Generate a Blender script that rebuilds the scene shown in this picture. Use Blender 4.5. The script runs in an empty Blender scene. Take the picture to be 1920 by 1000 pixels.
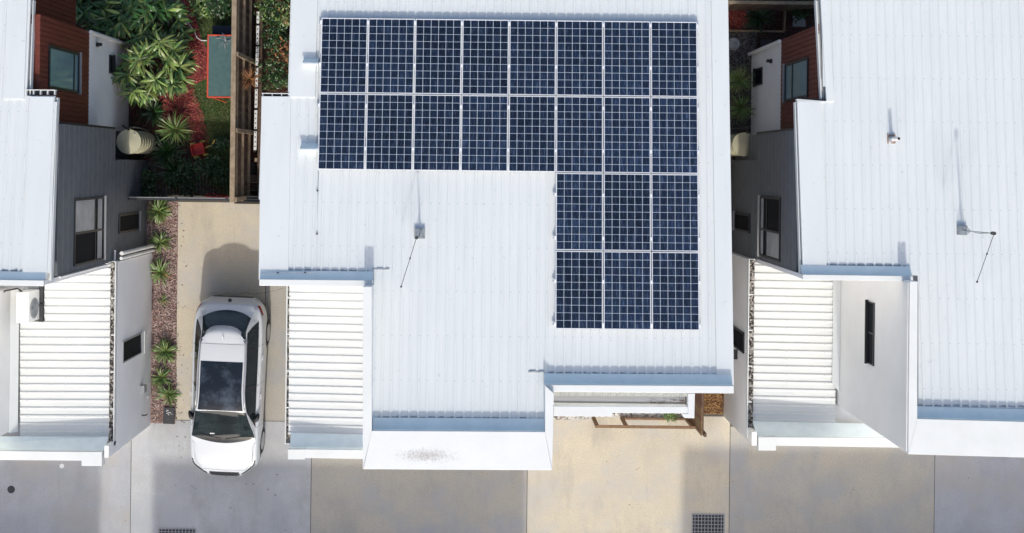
import bpy, bmesh, math, random
from mathutils import Vector, Matrix
R = math.radians
random.seed(7)
scene = bpy.context.scene
col = scene.collection

# ------------------------------------------------------------------ camera
F, H, NX, NY, PSI = 2100.0, 30.0, 905.0, 310.0, R(0.65)
cam_data = bpy.data.cameras.new("camera")
cam = bpy.data.objects.new("camera", cam_data); col.objects.link(cam)
cam.location = (0, 0, H)
cam.rotation_euler = (0, 0, PSI)
cam_data.sensor_width = 36
cam_data.lens = F / 1920 * 36
cam_data.shift_x = (960 - NX) / 1920
cam_data.shift_y = -(500 - NY) / 1920
cam_data.clip_end = 500
scene.camera = cam
scene.render.resolution_x = 1024
scene.render.resolution_y = 533

# ------------------------------------------------------------------ light
SUN_EL, SUN_LEAN = 38.0, 2.5       # sun stands low behind the bottom of the picture, leaning right
world = bpy.data.worlds.new("World"); scene.world = world
world.use_nodes = True
wn = world.node_tree
sky = wn.nodes.new('ShaderNodeTexSky'); sky.sky_type = 'NISHITA'; sky.sun_disc = False
sky.sun_elevation = R(SUN_EL)
sky.sun_rotation = R(180 - SUN_LEAN)
bg = wn.nodes['Background']; bg.inputs['Strength'].default_value = 0.15
sky.dust_density = 3.5; sky.ozone_density = 0.3; sky.air_density = 1.0
wn.links.new(sky.outputs[0], bg.inputs[0])
sd = bpy.data.lights.new("sun", 'SUN'); sd.energy = 2.0; sd.angle = R(1.5); sd.color = (1.0, 0.965, 0.89)
sun = bpy.data.objects.new("sun", sd); col.objects.link(sun)
sdir = Vector((math.sin(R(SUN_LEAN)) * math.cos(R(SUN_EL)), -math.cos(R(SUN_LEAN)) * math.cos(R(SUN_EL)), math.sin(R(SUN_EL))))
sun.rotation_euler = sdir.to_track_quat('Z', 'Y').to_euler()
sun.location = sdir * 60
scene.view_settings.view_transform = 'Standard'
scene.view_settings.look = 'None'
scene.view_settings.exposure = 0.38
scene.view_settings.gamma = 1

# ------------------------------------------------------------------ helpers
CS, SN = math.cos(PSI), math.sin(PSI)
def P(px, py, z=0.0):
    u = (px - NX) / F * (H - z); v = -(py - NY) / F * (H - z)
    return (u * CS - v * SN, u * SN + v * CS)
def PR(px, py, zf):
    z = 6.0
    for _ in range(12):
        x, y = P(px, py, z); z = zf(x, y)
    return (x, y, z)
def W(px, py, X):                       # a pixel on the wall plane x = X -> (y, z)
    a = (px - NX) / F; b = -(py - NY) / F
    d = X / (a * CS - b * SN)
    return (a * SN + b * CS) * d, H - d

ORG = {}
def tag(o, label=None, cat=None, group=None, kind=None):
    if label: o['label'] = label
    if cat: o['category'] = cat
    if group: o['group'] = group
    if kind: o['kind'] = kind
    return o
def empty(name, loc, label, cat, group=None, rz=0):
    o = bpy.data.objects.new(name, None); col.objects.link(o)
    o.empty_display_size = 0.2
    o.location = loc; o.rotation_euler = (0, 0, rz)
    ORG[o.name] = Vector(loc) if rz == 0 else Vector((0, 0, 0))
    return tag(o, label, cat, group)

class MB:
    def __init__(s): s.v = []; s.f = []
    def add(s, vs, fs):
        n = len(s.v); s.v += [tuple(v) for v in vs]; s.f += [tuple(i + n for i in f) for f in fs]; return s
    def box(s, x0, x1, y0, y1, z0, z1):
        x0, x1 = sorted((x0, x1)); y0, y1 = sorted((y0, y1)); z0, z1 = sorted((z0, z1))
        return s.add([(x0,y0,z0),(x1,y0,z0),(x1,y1,z0),(x0,y1,z0),(x0,y0,z1),(x1,y0,z1),(x1,y1,z1),(x0,y1,z1)],
                     [(0,3,2,1),(4,5,6,7),(0,1,5,4),(1,2,6,5),(2,3,7,6),(3,0,4,7)])
    def prism(s, poly, top, th=None, bottom=None):
        """poly: list of (x,y); top: number or f(x,y); th thickness or absolute bottom"""
        a = sum(poly[i][0]*poly[(i+1)%len(poly)][1] - poly[(i+1)%len(poly)][0]*poly[i][1] for i in range(len(poly)))
        if a < 0: poly = poly[::-1]
        n = len(poly); tf = top if callable(top) else (lambda x, y: top)
        bf = (lambda x, y: bottom) if bottom is not None else (lambda x, y: tf(x, y) - th)
        vs = [(x, y, tf(x, y)) for x, y in poly] + [(x, y, bf(x, y)) for x, y in poly]
        fs = [tuple(range(n)), tuple(range(2*n-1, n-1, -1))] + [(i, n+i, n+(i+1)%n, (i+1)%n) for i in range(n)]
        return s.add(vs, fs)
    def tube(s, pts, r, n=8, r2=None):
        pts = [Vector(p) for p in pts]; rings = []
        up = None
        for i, p in enumerate(pts):
            d = (pts[min(i+1, len(pts)-1)] - pts[max(i-1, 0)]).normalized()
            if up is None: up = d.orthogonal().normalized()
            up = (up - d * up.dot(d))
            up = up.normalized() if up.length > 1e-6 else d.orthogonal().normalized()
            sd_ = d.cross(up); rr = r if r2 is None else r + (r2 - r) * i / (len(pts)-1)
            rings.append([p + (up*math.cos(2*math.pi*k/n) + sd_*math.sin(2*math.pi*k/n))*rr for k in range(n)])
        vs = [v for g in rings for v in g]; fs = []
        for i in range(len(pts)-1):
            for k in range(n):
                fs.append((i*n+k, i*n+(k+1)%n, (i+1)*n+(k+1)%n, (i+1)*n+k))
        fs.append(tuple(range(n-1, -1, -1))); fs.append(tuple((len(pts)-1)*n + k for k in range(n)))
        return s.add(vs, fs)
    def cyl(s, x, y, z0, z1, r, n=32, r1=None): return s.tube([(x, y, z0), (x, y, z1)], r, n, r1)
    def build(s, name, mat, parent=None, smooth=False, bevel=0, kind=None):
        me = bpy.data.meshes.new(name)
        off = ORG.get(parent.name, Vector((0,0,0))) if parent else Vector((0,0,0))
        me.from_pydata([(v[0]-off.x, v[1]-off.y, v[2]-off.z) for v in s.v], [], s.f); me.update()
        if smooth:
            for p in me.polygons: p.use_smooth = True
        me.materials.append(mat)
        o = bpy.data.objects.new(name, me); col.objects.link(o)
        if parent: o.parent = parent; ORG[o.name] = off
        if bevel:
            b = o.modifiers.new('bevel', 'BEVEL'); b.width = bevel; b.segments = 2; b.limit_method = 'ANGLE'
        if kind: o['kind'] = kind
        return o

def grp_copy(root, loc, rz=None, label=None, group=None):
    c = root.copy(); col.objects.link(c); c.location = loc
    if rz is not None: c.rotation_euler[2] = rz
    if label: c['label'] = label
    if group: c['group'] = group
    for ch in list(root.children):
        k = ch.copy(); col.objects.link(k); k.parent = c
        for g in list(ch.children):
            q = g.copy(); col.objects.link(q); q.parent = k
    return c

# ------------------------------------------------------------------ materials
def mat(name, c, rough=0.6, noise=0.0, nscale=3.0, c2=None, metal=0.0, bump=0.0, bscale=40.0, spec=0.5,
        speck=None, island=0.0, streak=None, coat=0.0, stretch=(1, 1, 1), fac=(0.35, 0.65), stain=None, lines=None):
    m = bpy.data.materials.new(name); m.use_nodes = True
    nt = m.node_tree; b = nt.nodes['Principled BSDF']
    b.inputs['Roughness'].default_value = rough; b.inputs['Metallic'].default_value = metal
    b.inputs['Specular IOR Level'].default_value = spec
    b.inputs['Coat Weight'].default_value = coat; b.inputs['Coat Roughness'].default_value = 0.04
    b.inputs['Base Color'].default_value = (*c, 1)
    geo = nt.nodes.new('ShaderNodeNewGeometry')
    mp = nt.nodes.new('ShaderNodeMapping'); nt.links.new(geo.outputs['Position'], mp.inputs[0]); mp.inputs['Scale'].default_value = stretch
    def mix(a, bsock, f, blend='MIX'):
        x = nt.nodes.new('ShaderNodeMix'); x.data_type = 'RGBA'; x.blend_type = blend
        if isinstance(f, (int, float)): x.inputs[0].default_value = f
        else: nt.links.new(f, x.inputs[0])
        for i, q in ((6, a), (7, bsock)):
            if isinstance(q, tuple): x.inputs[i].default_value = (*q, 1)
            else: nt.links.new(q, x.inputs[i])
        return x.outputs[2]
    cur = c
    if c2 is not None or noise:
        if c2 is None: c2 = tuple(max(0, k * (1 - noise)) for k in c)
        n = nt.nodes.new('ShaderNodeTexNoise'); n.inputs['Scale'].default_value = nscale; n.inputs['Detail'].default_value = 8
        n.inputs['Roughness'].default_value = 0.62
        nt.links.new(mp.outputs[0], n.inputs[0])
        r = nt.nodes.new('ShaderNodeMapRange'); r.inputs[1].default_value = fac[0]; r.inputs[2].default_value = fac[1]
        nt.links.new(n.outputs[0], r.inputs[0])
        cur = mix(c, c2, r.outputs[0])
    if speck:                                   # (colour, scale, threshold)
        n = nt.nodes.new('ShaderNodeTexNoise'); n.inputs['Scale'].default_value = speck[1]; n.inputs['Detail'].default_value = 3
        nt.links.new(geo.outputs['Position'], n.inputs[0])
        r = nt.nodes.new('ShaderNodeMapRange'); r.inputs[1].default_value = speck[2]; r.inputs[2].default_value = speck[2] + 0.12
        nt.links.new(n.outputs[0], r.inputs[0])
        cur = mix(cur, speck[0], r.outputs[0])
    for stain in (stain or []):                 # (colour, scale, stretch, threshold, strength)
        mp2 = nt.nodes.new('ShaderNodeMapping'); nt.links.new(geo.outputs['Position'], mp2.inputs[0]); mp2.inputs['Scale'].default_value = stain[2]
        mp2.inputs['Location'].default_value = (3.3, 7.1, 0)
        n = nt.nodes.new('ShaderNodeTexNoise'); n.inputs['Scale'].default_value = stain[1]; n.inputs['Detail'].default_value = 10; n.inputs['Roughness'].default_value = .7
        nt.links.new(mp2.outputs[0], n.inputs[0])
        r = nt.nodes.new('ShaderNodeMapRange'); r.inputs[1].default_value = stain[3]; r.inputs[2].default_value = stain[3] + 0.18; r.inputs[4].default_value = stain[4]
        nt.links.new(n.outputs[0], r.inputs[0])
        cur = mix(cur, stain[0], r.outputs[0])
    if lines:                                   # (axis, period, width fraction, colour)
        sp = nt.nodes.new('ShaderNodeSeparateXYZ'); nt.links.new(geo.outputs['Position'], sp.inputs[0])
        d_ = nt.nodes.new('ShaderNodeMath'); d_.operation = 'DIVIDE'; nt.links.new(sp.outputs[lines[0]], d_.inputs[0]); d_.inputs[1].default_value = lines[1]
        fr_ = nt.nodes.new('ShaderNodeMath'); fr_.operation = 'FRACT'; nt.links.new(d_.outputs[0], fr_.inputs[0])
        lt = nt.nodes.new('ShaderNodeMath'); lt.operation = 'LESS_THAN'; nt.links.new(fr_.outputs[0], lt.inputs[0]); lt.inputs[1].default_value = lines[2]
        cur = mix(cur, lines[3], lt.outputs[0])
    if island:
        h = nt.nodes.new('ShaderNodeHueSaturation')
        r = nt.nodes.new('ShaderNodeMapRange'); r.inputs[3].default_value = 1 - island; r.inputs[4].default_value = 1 + island
        nt.links.new(geo.outputs['Random Per Island'], r.inputs[0]); nt.links.new(r.outputs[0], h.inputs['Value'])
        r2 = nt.nodes.new('ShaderNodeMapRange'); r2.inputs[3].default_value = 0.47; r2.inputs[4].default_value = 0.52
        nt.links.new(geo.outputs['Random Per Island'], r2.inputs[0]); nt.links.new(r2.outputs[0], h.inputs['Hue'])
        if isinstance(cur, tuple): h.inputs['Color'].default_value = (*cur, 1)
        else: nt.links.new(cur, h.inputs['Color'])
        cur = h.outputs[0]
    if not isinstance(cur, tuple): nt.links.new(cur, b.inputs['Base Color'])
    if bump:
        n = nt.nodes.new('ShaderNodeTexNoise'); n.inputs['Scale'].default_value = bscale; n.inputs['Detail'].default_value = 5
        nt.links.new(geo.outputs['Position'], n.inputs[0])
        bp = nt.nodes.new('ShaderNodeBump'); bp.inputs['Strength'].default_value = bump; bp.inputs['Distance'].default_value = 0.02
        nt.links.new(n.outputs[0], bp.inputs['Height']); nt.links.new(bp.outputs[0], b.inputs['Normal'])
    return m

def pebble_mat(name, cols, scale, bump=0.7, rough=0.8):
    m = bpy.data.materials.new(name); m.use_nodes = True
    nt = m.node_tree; b = nt.nodes['Principled BSDF']; b.inputs['Roughness'].default_value = rough
    geo = nt.nodes.new('ShaderNodeNewGeometry')
    v = nt.nodes.new('ShaderNodeTexVoronoi'); v.inputs['Scale'].default_value = scale
    n = nt.nodes.new('ShaderNodeTexNoise'); n.inputs['Scale'].default_value = scale*0.5; n.inputs['Detail'].default_value = 3
    ad = nt.nodes.new('ShaderNodeMix'); ad.data_type = 'VECTOR'; ad.inputs[0].default_value = 0.08
    nt.links.new(geo.outputs['Position'], n.inputs[0])
    nt.links.new(geo.outputs['Position'], ad.inputs[4]); nt.links.new(n.outputs['Color'], ad.inputs[5])
    nt.links.new(ad.outputs[1], v.inputs['Vector'])
    sp = nt.nodes.new('ShaderNodeSeparateColor'); nt.links.new(v.outputs['Color'], sp.inputs[0])
    rp = nt.nodes.new('ShaderNodeValToRGB'); nt.links.new(sp.outputs[0], rp.inputs[0])
    el = rp.color_ramp.elements
    el[0].position = 0; el[0].color = (*cols[0], 1); el[1].position = 1; el[1].color = (*cols[-1], 1)
    for i, c in enumerate(cols[1:-1]):
        e = el.new((i+1)/(len(cols)-1)); e.color = (*c, 1)
    nt.links.new(rp.outputs[0], b.inputs['Base Color'])
    bp = nt.nodes.new('ShaderNodeBump'); bp.inputs['Strength'].default_value = bump; bp.inputs['Distance'].default_value = 0.03; bp.invert = True
    nt.links.new(v.outputs['Distance'], bp.inputs['Height']); nt.links.new(bp.outputs[0], b.inputs['Normal'])
    return m

M = {}
M['roof'] = mat('white_roof_steel', (0.695, 0.73, 0.735), 0.45, c2=(0.66, 0.695, 0.70), nscale=1.3, stretch=(2.2, 0.35, 1), speck=((0.58, 0.6, 0.6), 9, 0.66))
M['groof'] = mat('white_garage_steel', (0.68, 0.70, 0.69), 0.5, c2=(0.63, 0.65, 0.64), nscale=2, stretch=(.5, 2, 1))
M['cap'] = mat('white_capping', (0.675, 0.70, 0.70), 0.5, c2=(0.63, 0.655, 0.65), nscale=1.6)
M['flash'] = mat('flashing_steel', (0.83, 0.92, 0.925), 0.5, c2=(0.75, 0.84, 0.85), nscale=3)
M['closure'] = mat('closure_strip', (0.42, 0.45, 0.48), 0.8, noise=.5, nscale=9)
M['render'] = mat('white_render', (0.88, 0.885, 0.89), 0.85, c2=(0.82, 0.825, 0.83), nscale=1.2, bump=.15, bscale=60)
M['render_warm'] = mat('offwhite_render', (0.86, 0.86, 0.84), 0.85, c2=(0.80, 0.80, 0.78), nscale=.9, bump=.1, bscale=60)
M['greyclad'] = mat('grey_cladding', (0.135, 0.15, 0.165), 0.6, noise=.2, nscale=4, lines=(2, .30, .055, (.23, .245, .26)))  # pale lines paint the lit board edges into the colour
M['redclad'] = mat('red_timber_cladding', (0.17, 0.040, 0.024), 0.55, c2=(0.115, 0.026, 0.017), nscale=5, stretch=(1, 5, .5))
M['glass_blue'] = mat('window_glass_pale', (0.12, 0.23, 0.27), 0.12, c2=(0.16, 0.28, 0.32), nscale=1, spec=.8)
M['glass_dark'] = mat('window_glass_dark', (0.012, 0.014, 0.018), 0.5, spec=.03)
M['blind_reflection'] = mat('pale_blind_and_reflection', (0.42, 0.44, 0.46), 0.3, c2=(0.25, 0.27, 0.3), nscale=2)  # pale tone of the blinds and of a painted window reflection
M['frame_dark'] = mat('dark_window_frame', (0.02, 0.022, 0.025), 0.4)
M['frame_grey'] = mat('grey_window_frame', (0.3, 0.31, 0.32), 0.4)
M['concrete'] = mat('concrete_grey', (0.495, 0.505, 0.51), 0.85, c2=(0.42, 0.415, 0.405), nscale=1.1, speck=((0.37, 0.37, 0.365), 36, 0.54), stain=[((0.30, 0.295, 0.285), 1.0, (1.6, .55, 1), .50, .5), ((0.30, 0.295, 0.285), 3.2, (1, 1, 1), .60, .55), ((0.40, 0.415, 0.44), .55, (1, 1.2, 1), .47, .75), ((.16, .15, .14), 2.1, (1, 1.4, 1), .68, .7), ((.25, .24, .22), 1.0, (6, .4, 1), .60, .35)], bump=.07, bscale=90)
M['concrete_beige'] = mat('concrete_beige', (0.60, 0.535, 0.41), 0.85, c2=(0.53, 0.475, 0.375), nscale=1.0, speck=((0.43, 0.375, 0.28), 36, 0.54), stain=[((0.34, 0.31, 0.26), 1.0, (1.6, .55, 1), .50, .5), ((0.34, 0.31, 0.26), 3.2, (1, 1, 1), .60, .55), ((0.46, 0.45, 0.43), .55, (1, 1.2, 1), .47, .75), ((.16, .15, .14), 2.1, (1, 1.4, 1), .68, .7), ((.25, .24, .22), 1.0, (6, .4, 1), .60, .35)], bump=.07, bscale=90)
M['concrete_brown'] = mat('concrete_brown', (0.465, 0.43, 0.36), 0.85, c2=(0.40, 0.38, 0.335), nscale=1.2, speck=((0.33, 0.305, 0.26), 36, 0.54), stain=[((0.30, 0.29, 0.28), 1.0, (1.6, .55, 1), .50, .5), ((0.30, 0.29, 0.28), 3.2, (1, 1, 1), .60, .55), ((0.345, 0.36, 0.385), .55, (1, 1.2, 1), .47, .75), ((.16, .15, .14), 2.1, (1, 1.4, 1), .68, .7), ((.25, .24, .22), 1.0, (6, .4, 1), .60, .35)], bump=.07, bscale=90)
M['concrete_blue'] = mat('concrete_dark', (0.43, 0.44, 0.46), 0.85, c2=(0.36, 0.37, 0.39), nscale=1.0, speck=((0.315, 0.32, 0.33), 36, 0.54), stain=[((0.30, 0.30, 0.305), 1.0, (1.6, .55, 1), .50, .5), ((0.30, 0.30, 0.305), 3.2, (1, 1, 1), .60, .55), ((0.40, 0.37, 0.33), .55, (1, 1.2, 1), .47, .75), ((.16, .15, .14), 2.1, (1, 1.4, 1), .68, .7), ((.25, .24, .22), 1.0, (6, .4, 1), .60, .35)], bump=.07, bscale=90)
M['joint'] = mat('dark_joint', (0.10, 0.095, 0.08), 0.9)  # dark tone of the bed between slabs and of the cracks
M['earth'] = mat('garden_soil', (0.055, 0.035, 0.025), 0.95, c2=(0.10, 0.03, 0.025), nscale=2.5, bump=.8, bscale=30)
M['redmulch'] = pebble_mat('red_bark_mulch', [(0.10, 0.015, 0.015), (0.26, 0.04, 0.035), (0.36, 0.07, 0.055), (0.20, 0.03, 0.03), (0.45, 0.16, 0.12)], 26)
M['pinkgravel'] = pebble_mat('pink_gravel', [(0.13, 0.06, 0.055), (0.30, 0.18, 0.16), (0.42, 0.33, 0.29), (0.2, 0.10, 0.09), (0.5, 0.42, 0.38)], 24)
M['brownchips'] = pebble_mat('brown_bark_chips', [(0.10, 0.05, 0.02), (0.30, 0.17, 0.07), (0.42, 0.29, 0.15), (0.16, 0.08, 0.035)], 17)
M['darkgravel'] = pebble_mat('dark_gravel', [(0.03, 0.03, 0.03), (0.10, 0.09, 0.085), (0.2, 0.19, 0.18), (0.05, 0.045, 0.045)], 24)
M['palegravel'] = pebble_mat('pale_pebbles', [(0.12, 0.11, 0.10), (0.5, 0.48, 0.44), (0.65, 0.63, 0.6), (0.25, 0.2, 0.16)], 20)
M['lawn'] = mat('lawn', (0.035, 0.075, 0.018), 0.9, c2=(0.07, 0.09, 0.03), nscale=5, bump=.7, bscale=40)
M['blade'] = mat('grass_blades', (0.045, 0.10, 0.018), 0.6, c2=(0.11, 0.13, 0.04), nscale=4, island=.5)
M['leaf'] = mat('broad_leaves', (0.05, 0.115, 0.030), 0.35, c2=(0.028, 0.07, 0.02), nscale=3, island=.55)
M['leaf_tip'] = mat('yellow_green_leaves', (0.23, 0.31, 0.085), 0.38, c2=(0.09, 0.17, 0.045), nscale=4, island=.4)
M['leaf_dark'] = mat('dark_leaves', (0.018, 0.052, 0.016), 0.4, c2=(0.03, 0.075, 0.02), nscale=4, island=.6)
M['leaf_palm'] = mat('strappy_leaves', (0.09, 0.17, 0.045), 0.4, c2=(0.17, 0.23, 0.07), nscale=5, island=.5)
M['leaf_dry'] = mat('dry_fronds', (0.30, 0.14, 0.05), 0.7, c2=(0.2, 0.09, 0.035), nscale=6, island=.4)
M['stem'] = mat('plant_stems', (0.09, 0.07, 0.03), 0.8)
M['timber'] = mat('weathered_timber', (0.135, 0.085, 0.055), 0.85, c2=(0.07, 0.045, 0.032), nscale=6, stretch=(1, 3, .6), island=.25)
M['timber_pale'] = mat('bleached_timber', (0.34, 0.27, 0.19), 0.85, c2=(0.22, 0.165, 0.11), nscale=7, stretch=(1, 1, 1))
M['timber_brown'] = mat('brown_timber', (0.24, 0.14, 0.07), 0.75, c2=(0.15, 0.085, 0.045), nscale=8, island=.25)
M['tank'] = mat('beige_tank', (0.44, 0.42, 0.29), 0.6, noise=.08, nscale=4)
M['black'] = mat('black_plastic', (0.015, 0.015, 0.017), 0.5)
M['darkmetal'] = mat('dark_metal', (0.045, 0.047, 0.05), 0.55, noise=.3, nscale=8)
M['galv'] = mat('galvanised_steel', (0.42, 0.46, 0.48), 0.4, metal=.6, noise=.3, nscale=20)
M['alu'] = mat('aluminium', (0.55, 0.57, 0.6), 0.35, metal=.7)
M['alu_white'] = mat('anodised_frame', (0.80, 0.82, 0.86), 0.35, metal=.1)
M['plastic_white'] = mat('white_plastic', (0.8, 0.8, 0.78), 0.4)
M['red'] = mat('red_paint', (0.55, 0.035, 0.025), 0.4, noise=.25, nscale=10)
M['orange'] = mat('orange_red_frame', (0.72, 0.10, 0.055), 0.45, noise=.2, nscale=10)
M['teal'] = mat('teal_mat', (0.075, 0.15, 0.15), 0.7, c2=(0.06, 0.12, 0.125), nscale=9)
M['navy'] = mat('navy_cloth', (0.012, 0.02, 0.045), 0.8)
M['yellow'] = mat('yellow_wheels', (0.7, 0.5, 0.12), 0.5)
M['rust'] = mat('rusty_collar', (0.18, 0.07, 0.03), 0.8, c2=(0.4, 0.3, 0.25), nscale=30)
M['porch_shade_grey'] = mat('shaded_porch_steel', (0.36, 0.38, 0.36), 0.7, noise=.2, nscale=5)  # shade of the porch recess put into the colour as grey
M['leaflitter'] = pebble_mat('leaf_litter', [(0.01, 0.01, 0.01), (0.03, 0.025, 0.02), (0.45, 0.43, 0.4), (0.02, 0.018, 0.015)], 26, .8)

def solar_material():
    m = bpy.data.materials.new('solar_cells'); m.use_nodes = True
    nt = m.node_tree; b = nt.nodes['Principled BSDF']
    b.inputs['Roughness'].default_value = 0.14; b.inputs['Specular IOR Level'].default_value = 0.5
    tc = nt.nodes.new('ShaderNodeTexCoord')
    oi = nt.nodes.new('ShaderNodeObjectInfo')
    geo = nt.nodes.new('ShaderNodeNewGeometry')
    mp = nt.nodes.new('ShaderNodeMapping'); mp.inputs['Scale'].default_value = (60, 5, 1)
    nt.links.new(geo.outputs['Position'], mp.inputs[0])
    n = nt.nodes.new('ShaderNodeTexNoise'); n.inputs['Scale'].default_value = 1.0; n.inputs['Detail'].default_value = 3
    nt.links.new(mp.outputs[0], n.inputs[0])
    r = nt.nodes.new('ShaderNodeMapRange'); r.inputs[1].default_value = 0.52; r.inputs[2].default_value = 0.80
    nt.links.new(n.outputs[0], r.inputs[0])
    rp = nt.nodes.new('ShaderNodeMix'); rp.data_type = 'RGBA'
    rp.inputs[6].default_value = (0.006, 0.0135, 0.032, 1); rp.inputs[7].default_value = (0.06, 0.09, 0.16, 1)
    nt.links.new(r.outputs[0], rp.inputs[0])
    h = nt.nodes.new('ShaderNodeHueSaturation'); nt.links.new(rp.outputs[2], h.inputs['Color'])
    r2 = nt.nodes.new('ShaderNodeMapRange'); r2.inputs[3].default_value = 0.7; r2.inputs[4].default_value = 1.3
    nt.links.new(geo.outputs['Random Per Island'], r2.inputs[0]); nt.links.new(r2.outputs[0], h.inputs['Value'])
    h2 = nt.nodes.new('ShaderNodeHueSaturation'); nt.links.new(h.outputs[0], h2.inputs['Color'])
    r4 = nt.nodes.new('ShaderNodeMapRange'); r4.inputs[3].default_value = 0.8; r4.inputs[4].default_value = 1.3
    nt.links.new(oi.outputs['Random'], r4.inputs[0]); nt.links.new(r4.outputs[0], h2.inputs['Value'])
    nt.links.new(h2.outputs[0], b.inputs['Base Color'])
    return m
M['cell'] = solar_material()
M['backsheet'] = mat('panel_backsheet', (0.43, 0.49, 0.57), 0.3)

def stained_cap():
    """white capping with a patch of lichen and dirt"""
    m = bpy.data.materials.new('stained_capping'); m.use_nodes = True
    nt = m.node_tree; b = nt.nodes['Principled BSDF']; b.inputs['Roughness'].default_value = 0.5
    geo = nt.nodes.new('ShaderNodeNewGeometry')
    cx, cy = P(800, 855, 7.0)
    mp = nt.nodes.new('ShaderNodeMapping'); mp.vector_type = 'POINT'
    mp.inputs['Location'].default_value = (-cx/0.85, -cy/0.20, 0); mp.inputs['Scale'].default_value = (1/0.85, 1/0.20, 0)
    nt.links.new(geo.outputs['Position'], mp.inputs[0])
    ln = nt.nodes.new('ShaderNodeVectorMath'); ln.operation = 'LENGTH'; nt.links.new(mp.outputs[0], ln.inputs[0])
    r = nt.nodes.new('ShaderNodeMapRange'); r.inputs[1].default_value = 1.0; r.inputs[2].default_value = 0.15; r.inputs[3].default_value = 0; r.inputs[4].default_value = 0.30
    nt.links.new(ln.outputs['Value'], r.inputs[0])
    n = nt.nodes.new('ShaderNodeTexNoise'); n.inputs['Scale'].default_value = 22; n.inputs['Detail'].default_value = 8; n.inputs['Roughness'].default_value = .75
    nt.links.new(geo.outputs['Position'], n.inputs[0])
    ad = nt.nodes.new('ShaderNodeMath'); ad.operation = 'ADD'; nt.links.new(n.outputs[0], ad.inputs[0]); nt.links.new(r.outputs[0], ad.inputs[1])
    r2 = nt.nodes.new('ShaderNodeMapRange'); r2.inputs[1].default_value = 0.58; r2.inputs[2].default_value = 0.92; r2.inputs[4].default_value = 0.8
    nt.links.new(ad.outputs[0], r2.inputs[0])
    x = nt.nodes.new('ShaderNodeMix'); x.data_type = 'RGBA'
    x.inputs[6].default_value = (0.70, 0.72, 0.73, 1); x.inputs[7].default_value = (0.22, 0.19, 0.165, 1)
    nt.links.new(r2.outputs[0], x.inputs[0])
    n2 = nt.nodes.new('ShaderNodeTexNoise'); n2.inputs['Scale'].default_value = 1.5; n2.inputs['Detail'].default_value = 6
    nt.links.new(geo.outputs['Position'], n2.inputs[0])
    r3 = nt.nodes.new('ShaderNodeMapRange'); r3.inputs[1].default_value = .4; r3.inputs[2].default_value = .75; r3.inputs[4].default_value = .5
    nt.links.new(n2.outputs[0], r3.inputs[0])
    y = nt.nodes.new('ShaderNodeMix'); y.data_type = 'RGBA'; nt.links.new(r3.outputs[0], y.inputs[0]); nt.links.new(x.outputs[2], y.inputs[6]); y.inputs[7].default_value = (0.62, 0.64, 0.65, 1)
    nt.links.new(y.outputs[2], b.inputs['Base Color'])
    return m
M['cap_stained'] = stained_cap()

# ------------------------------------------------------------------ ground
GZ = 0.0
def sheet(name, pts, z, m, th=0.0, kind='structure', label=None, cat=None):
    mb = MB(); poly = [P(a, b, z) for a, b in pts]
    mb.prism(poly, z, th=th if th else 0.02)
    o = mb.build(name, m, kind=kind)
    if label: tag(o, label, cat)
    return o
MB().box(-90, 90, -90, 90, -0.3, -0.012).build('ground', M['earth'], kind='structure')
# lane slabs, their edges are the joints (a dark bed shows through 12 mm gaps)
def slab(name, x0, x1, y0, y1, m, z=0.0):
    g = 0.009
    MB().box(x0 + g, x1 - g, y0 + g, y1 - g, z - 0.15, z).build(name, m, kind='structure')
jx = [P(245, 930)[0], P(583, 930)[0], P(988, 940)[0], P(1368, 900)[0], P(1752, 930)[0]]
yj = P(430, 789)[1]
MB().box(-30, 30, -16, 0, -0.14, -0.006).build('joint_bed', M['joint'], kind='structure')
xs = [-22, P(-160, 930)[0]] + jx + [P(2130, 930)[0], 24]
mats = ['concrete_blue', 'concrete_blue', 'concrete', 'concrete_brown', 'concrete_beige', 'concrete_brown', 'concrete_blue', 'concrete_blue']
xbed = P(331, 600)[0]
for i in range(len(xs) - 1):
    slab('lane_slab', xs[i], xs[i+1], -11.6 if i != 1 else -11.6, P(1200, 779)[1] if i == 4 else yj, M[mats[i]])
    slab('lane_slab', xs[i], xs[i+1], -16, -11.6, M[mats[(i+1) % 8]])
slab('driveway', xbed, P(497, 600)[0], yj, P(400, 379)[1], M['concrete_beige'])
slab('side_path', P(497, 600)[0], P(700, 600)[0], yj, P(400, 379)[1], M['concrete_brown'])
# garden bed beside the driveway
def bed(name, x0, x1, y0, y1, m, z=-0.004): MB().box(x0, x1, y0, y1, -.2, z).build(name, m, kind='structure')
xw = -8.82
bed('gravel_bed', xw - .3, xbed, P(300, 794)[1], P(300, 378)[1], M['pinkgravel'], 0.004)
bed('bark_bed', P(1317, 750)[0], 6.6, P(1340, 777)[1], P(1340, 700)[1], M['brownchips'], 0.006)
bed('pebble_strip', P(1030, 780)[0], P(1112, 780)[0], P(1040, 787)[1], P(1040, 770)[1], M['palegravel'], 0.012)
bed('planting_strip', P(1112, 780)[0], P(1300, 780)[0], P(1200, 783)[1], P(1200, 765)[1], M['palegravel'], 0.006)
# narrow passage on the right
bed('side_passage_gravel', 4.6, 7.3, P(1400, 700)[1], 9, M['darkgravel'], -0.002)
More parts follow.
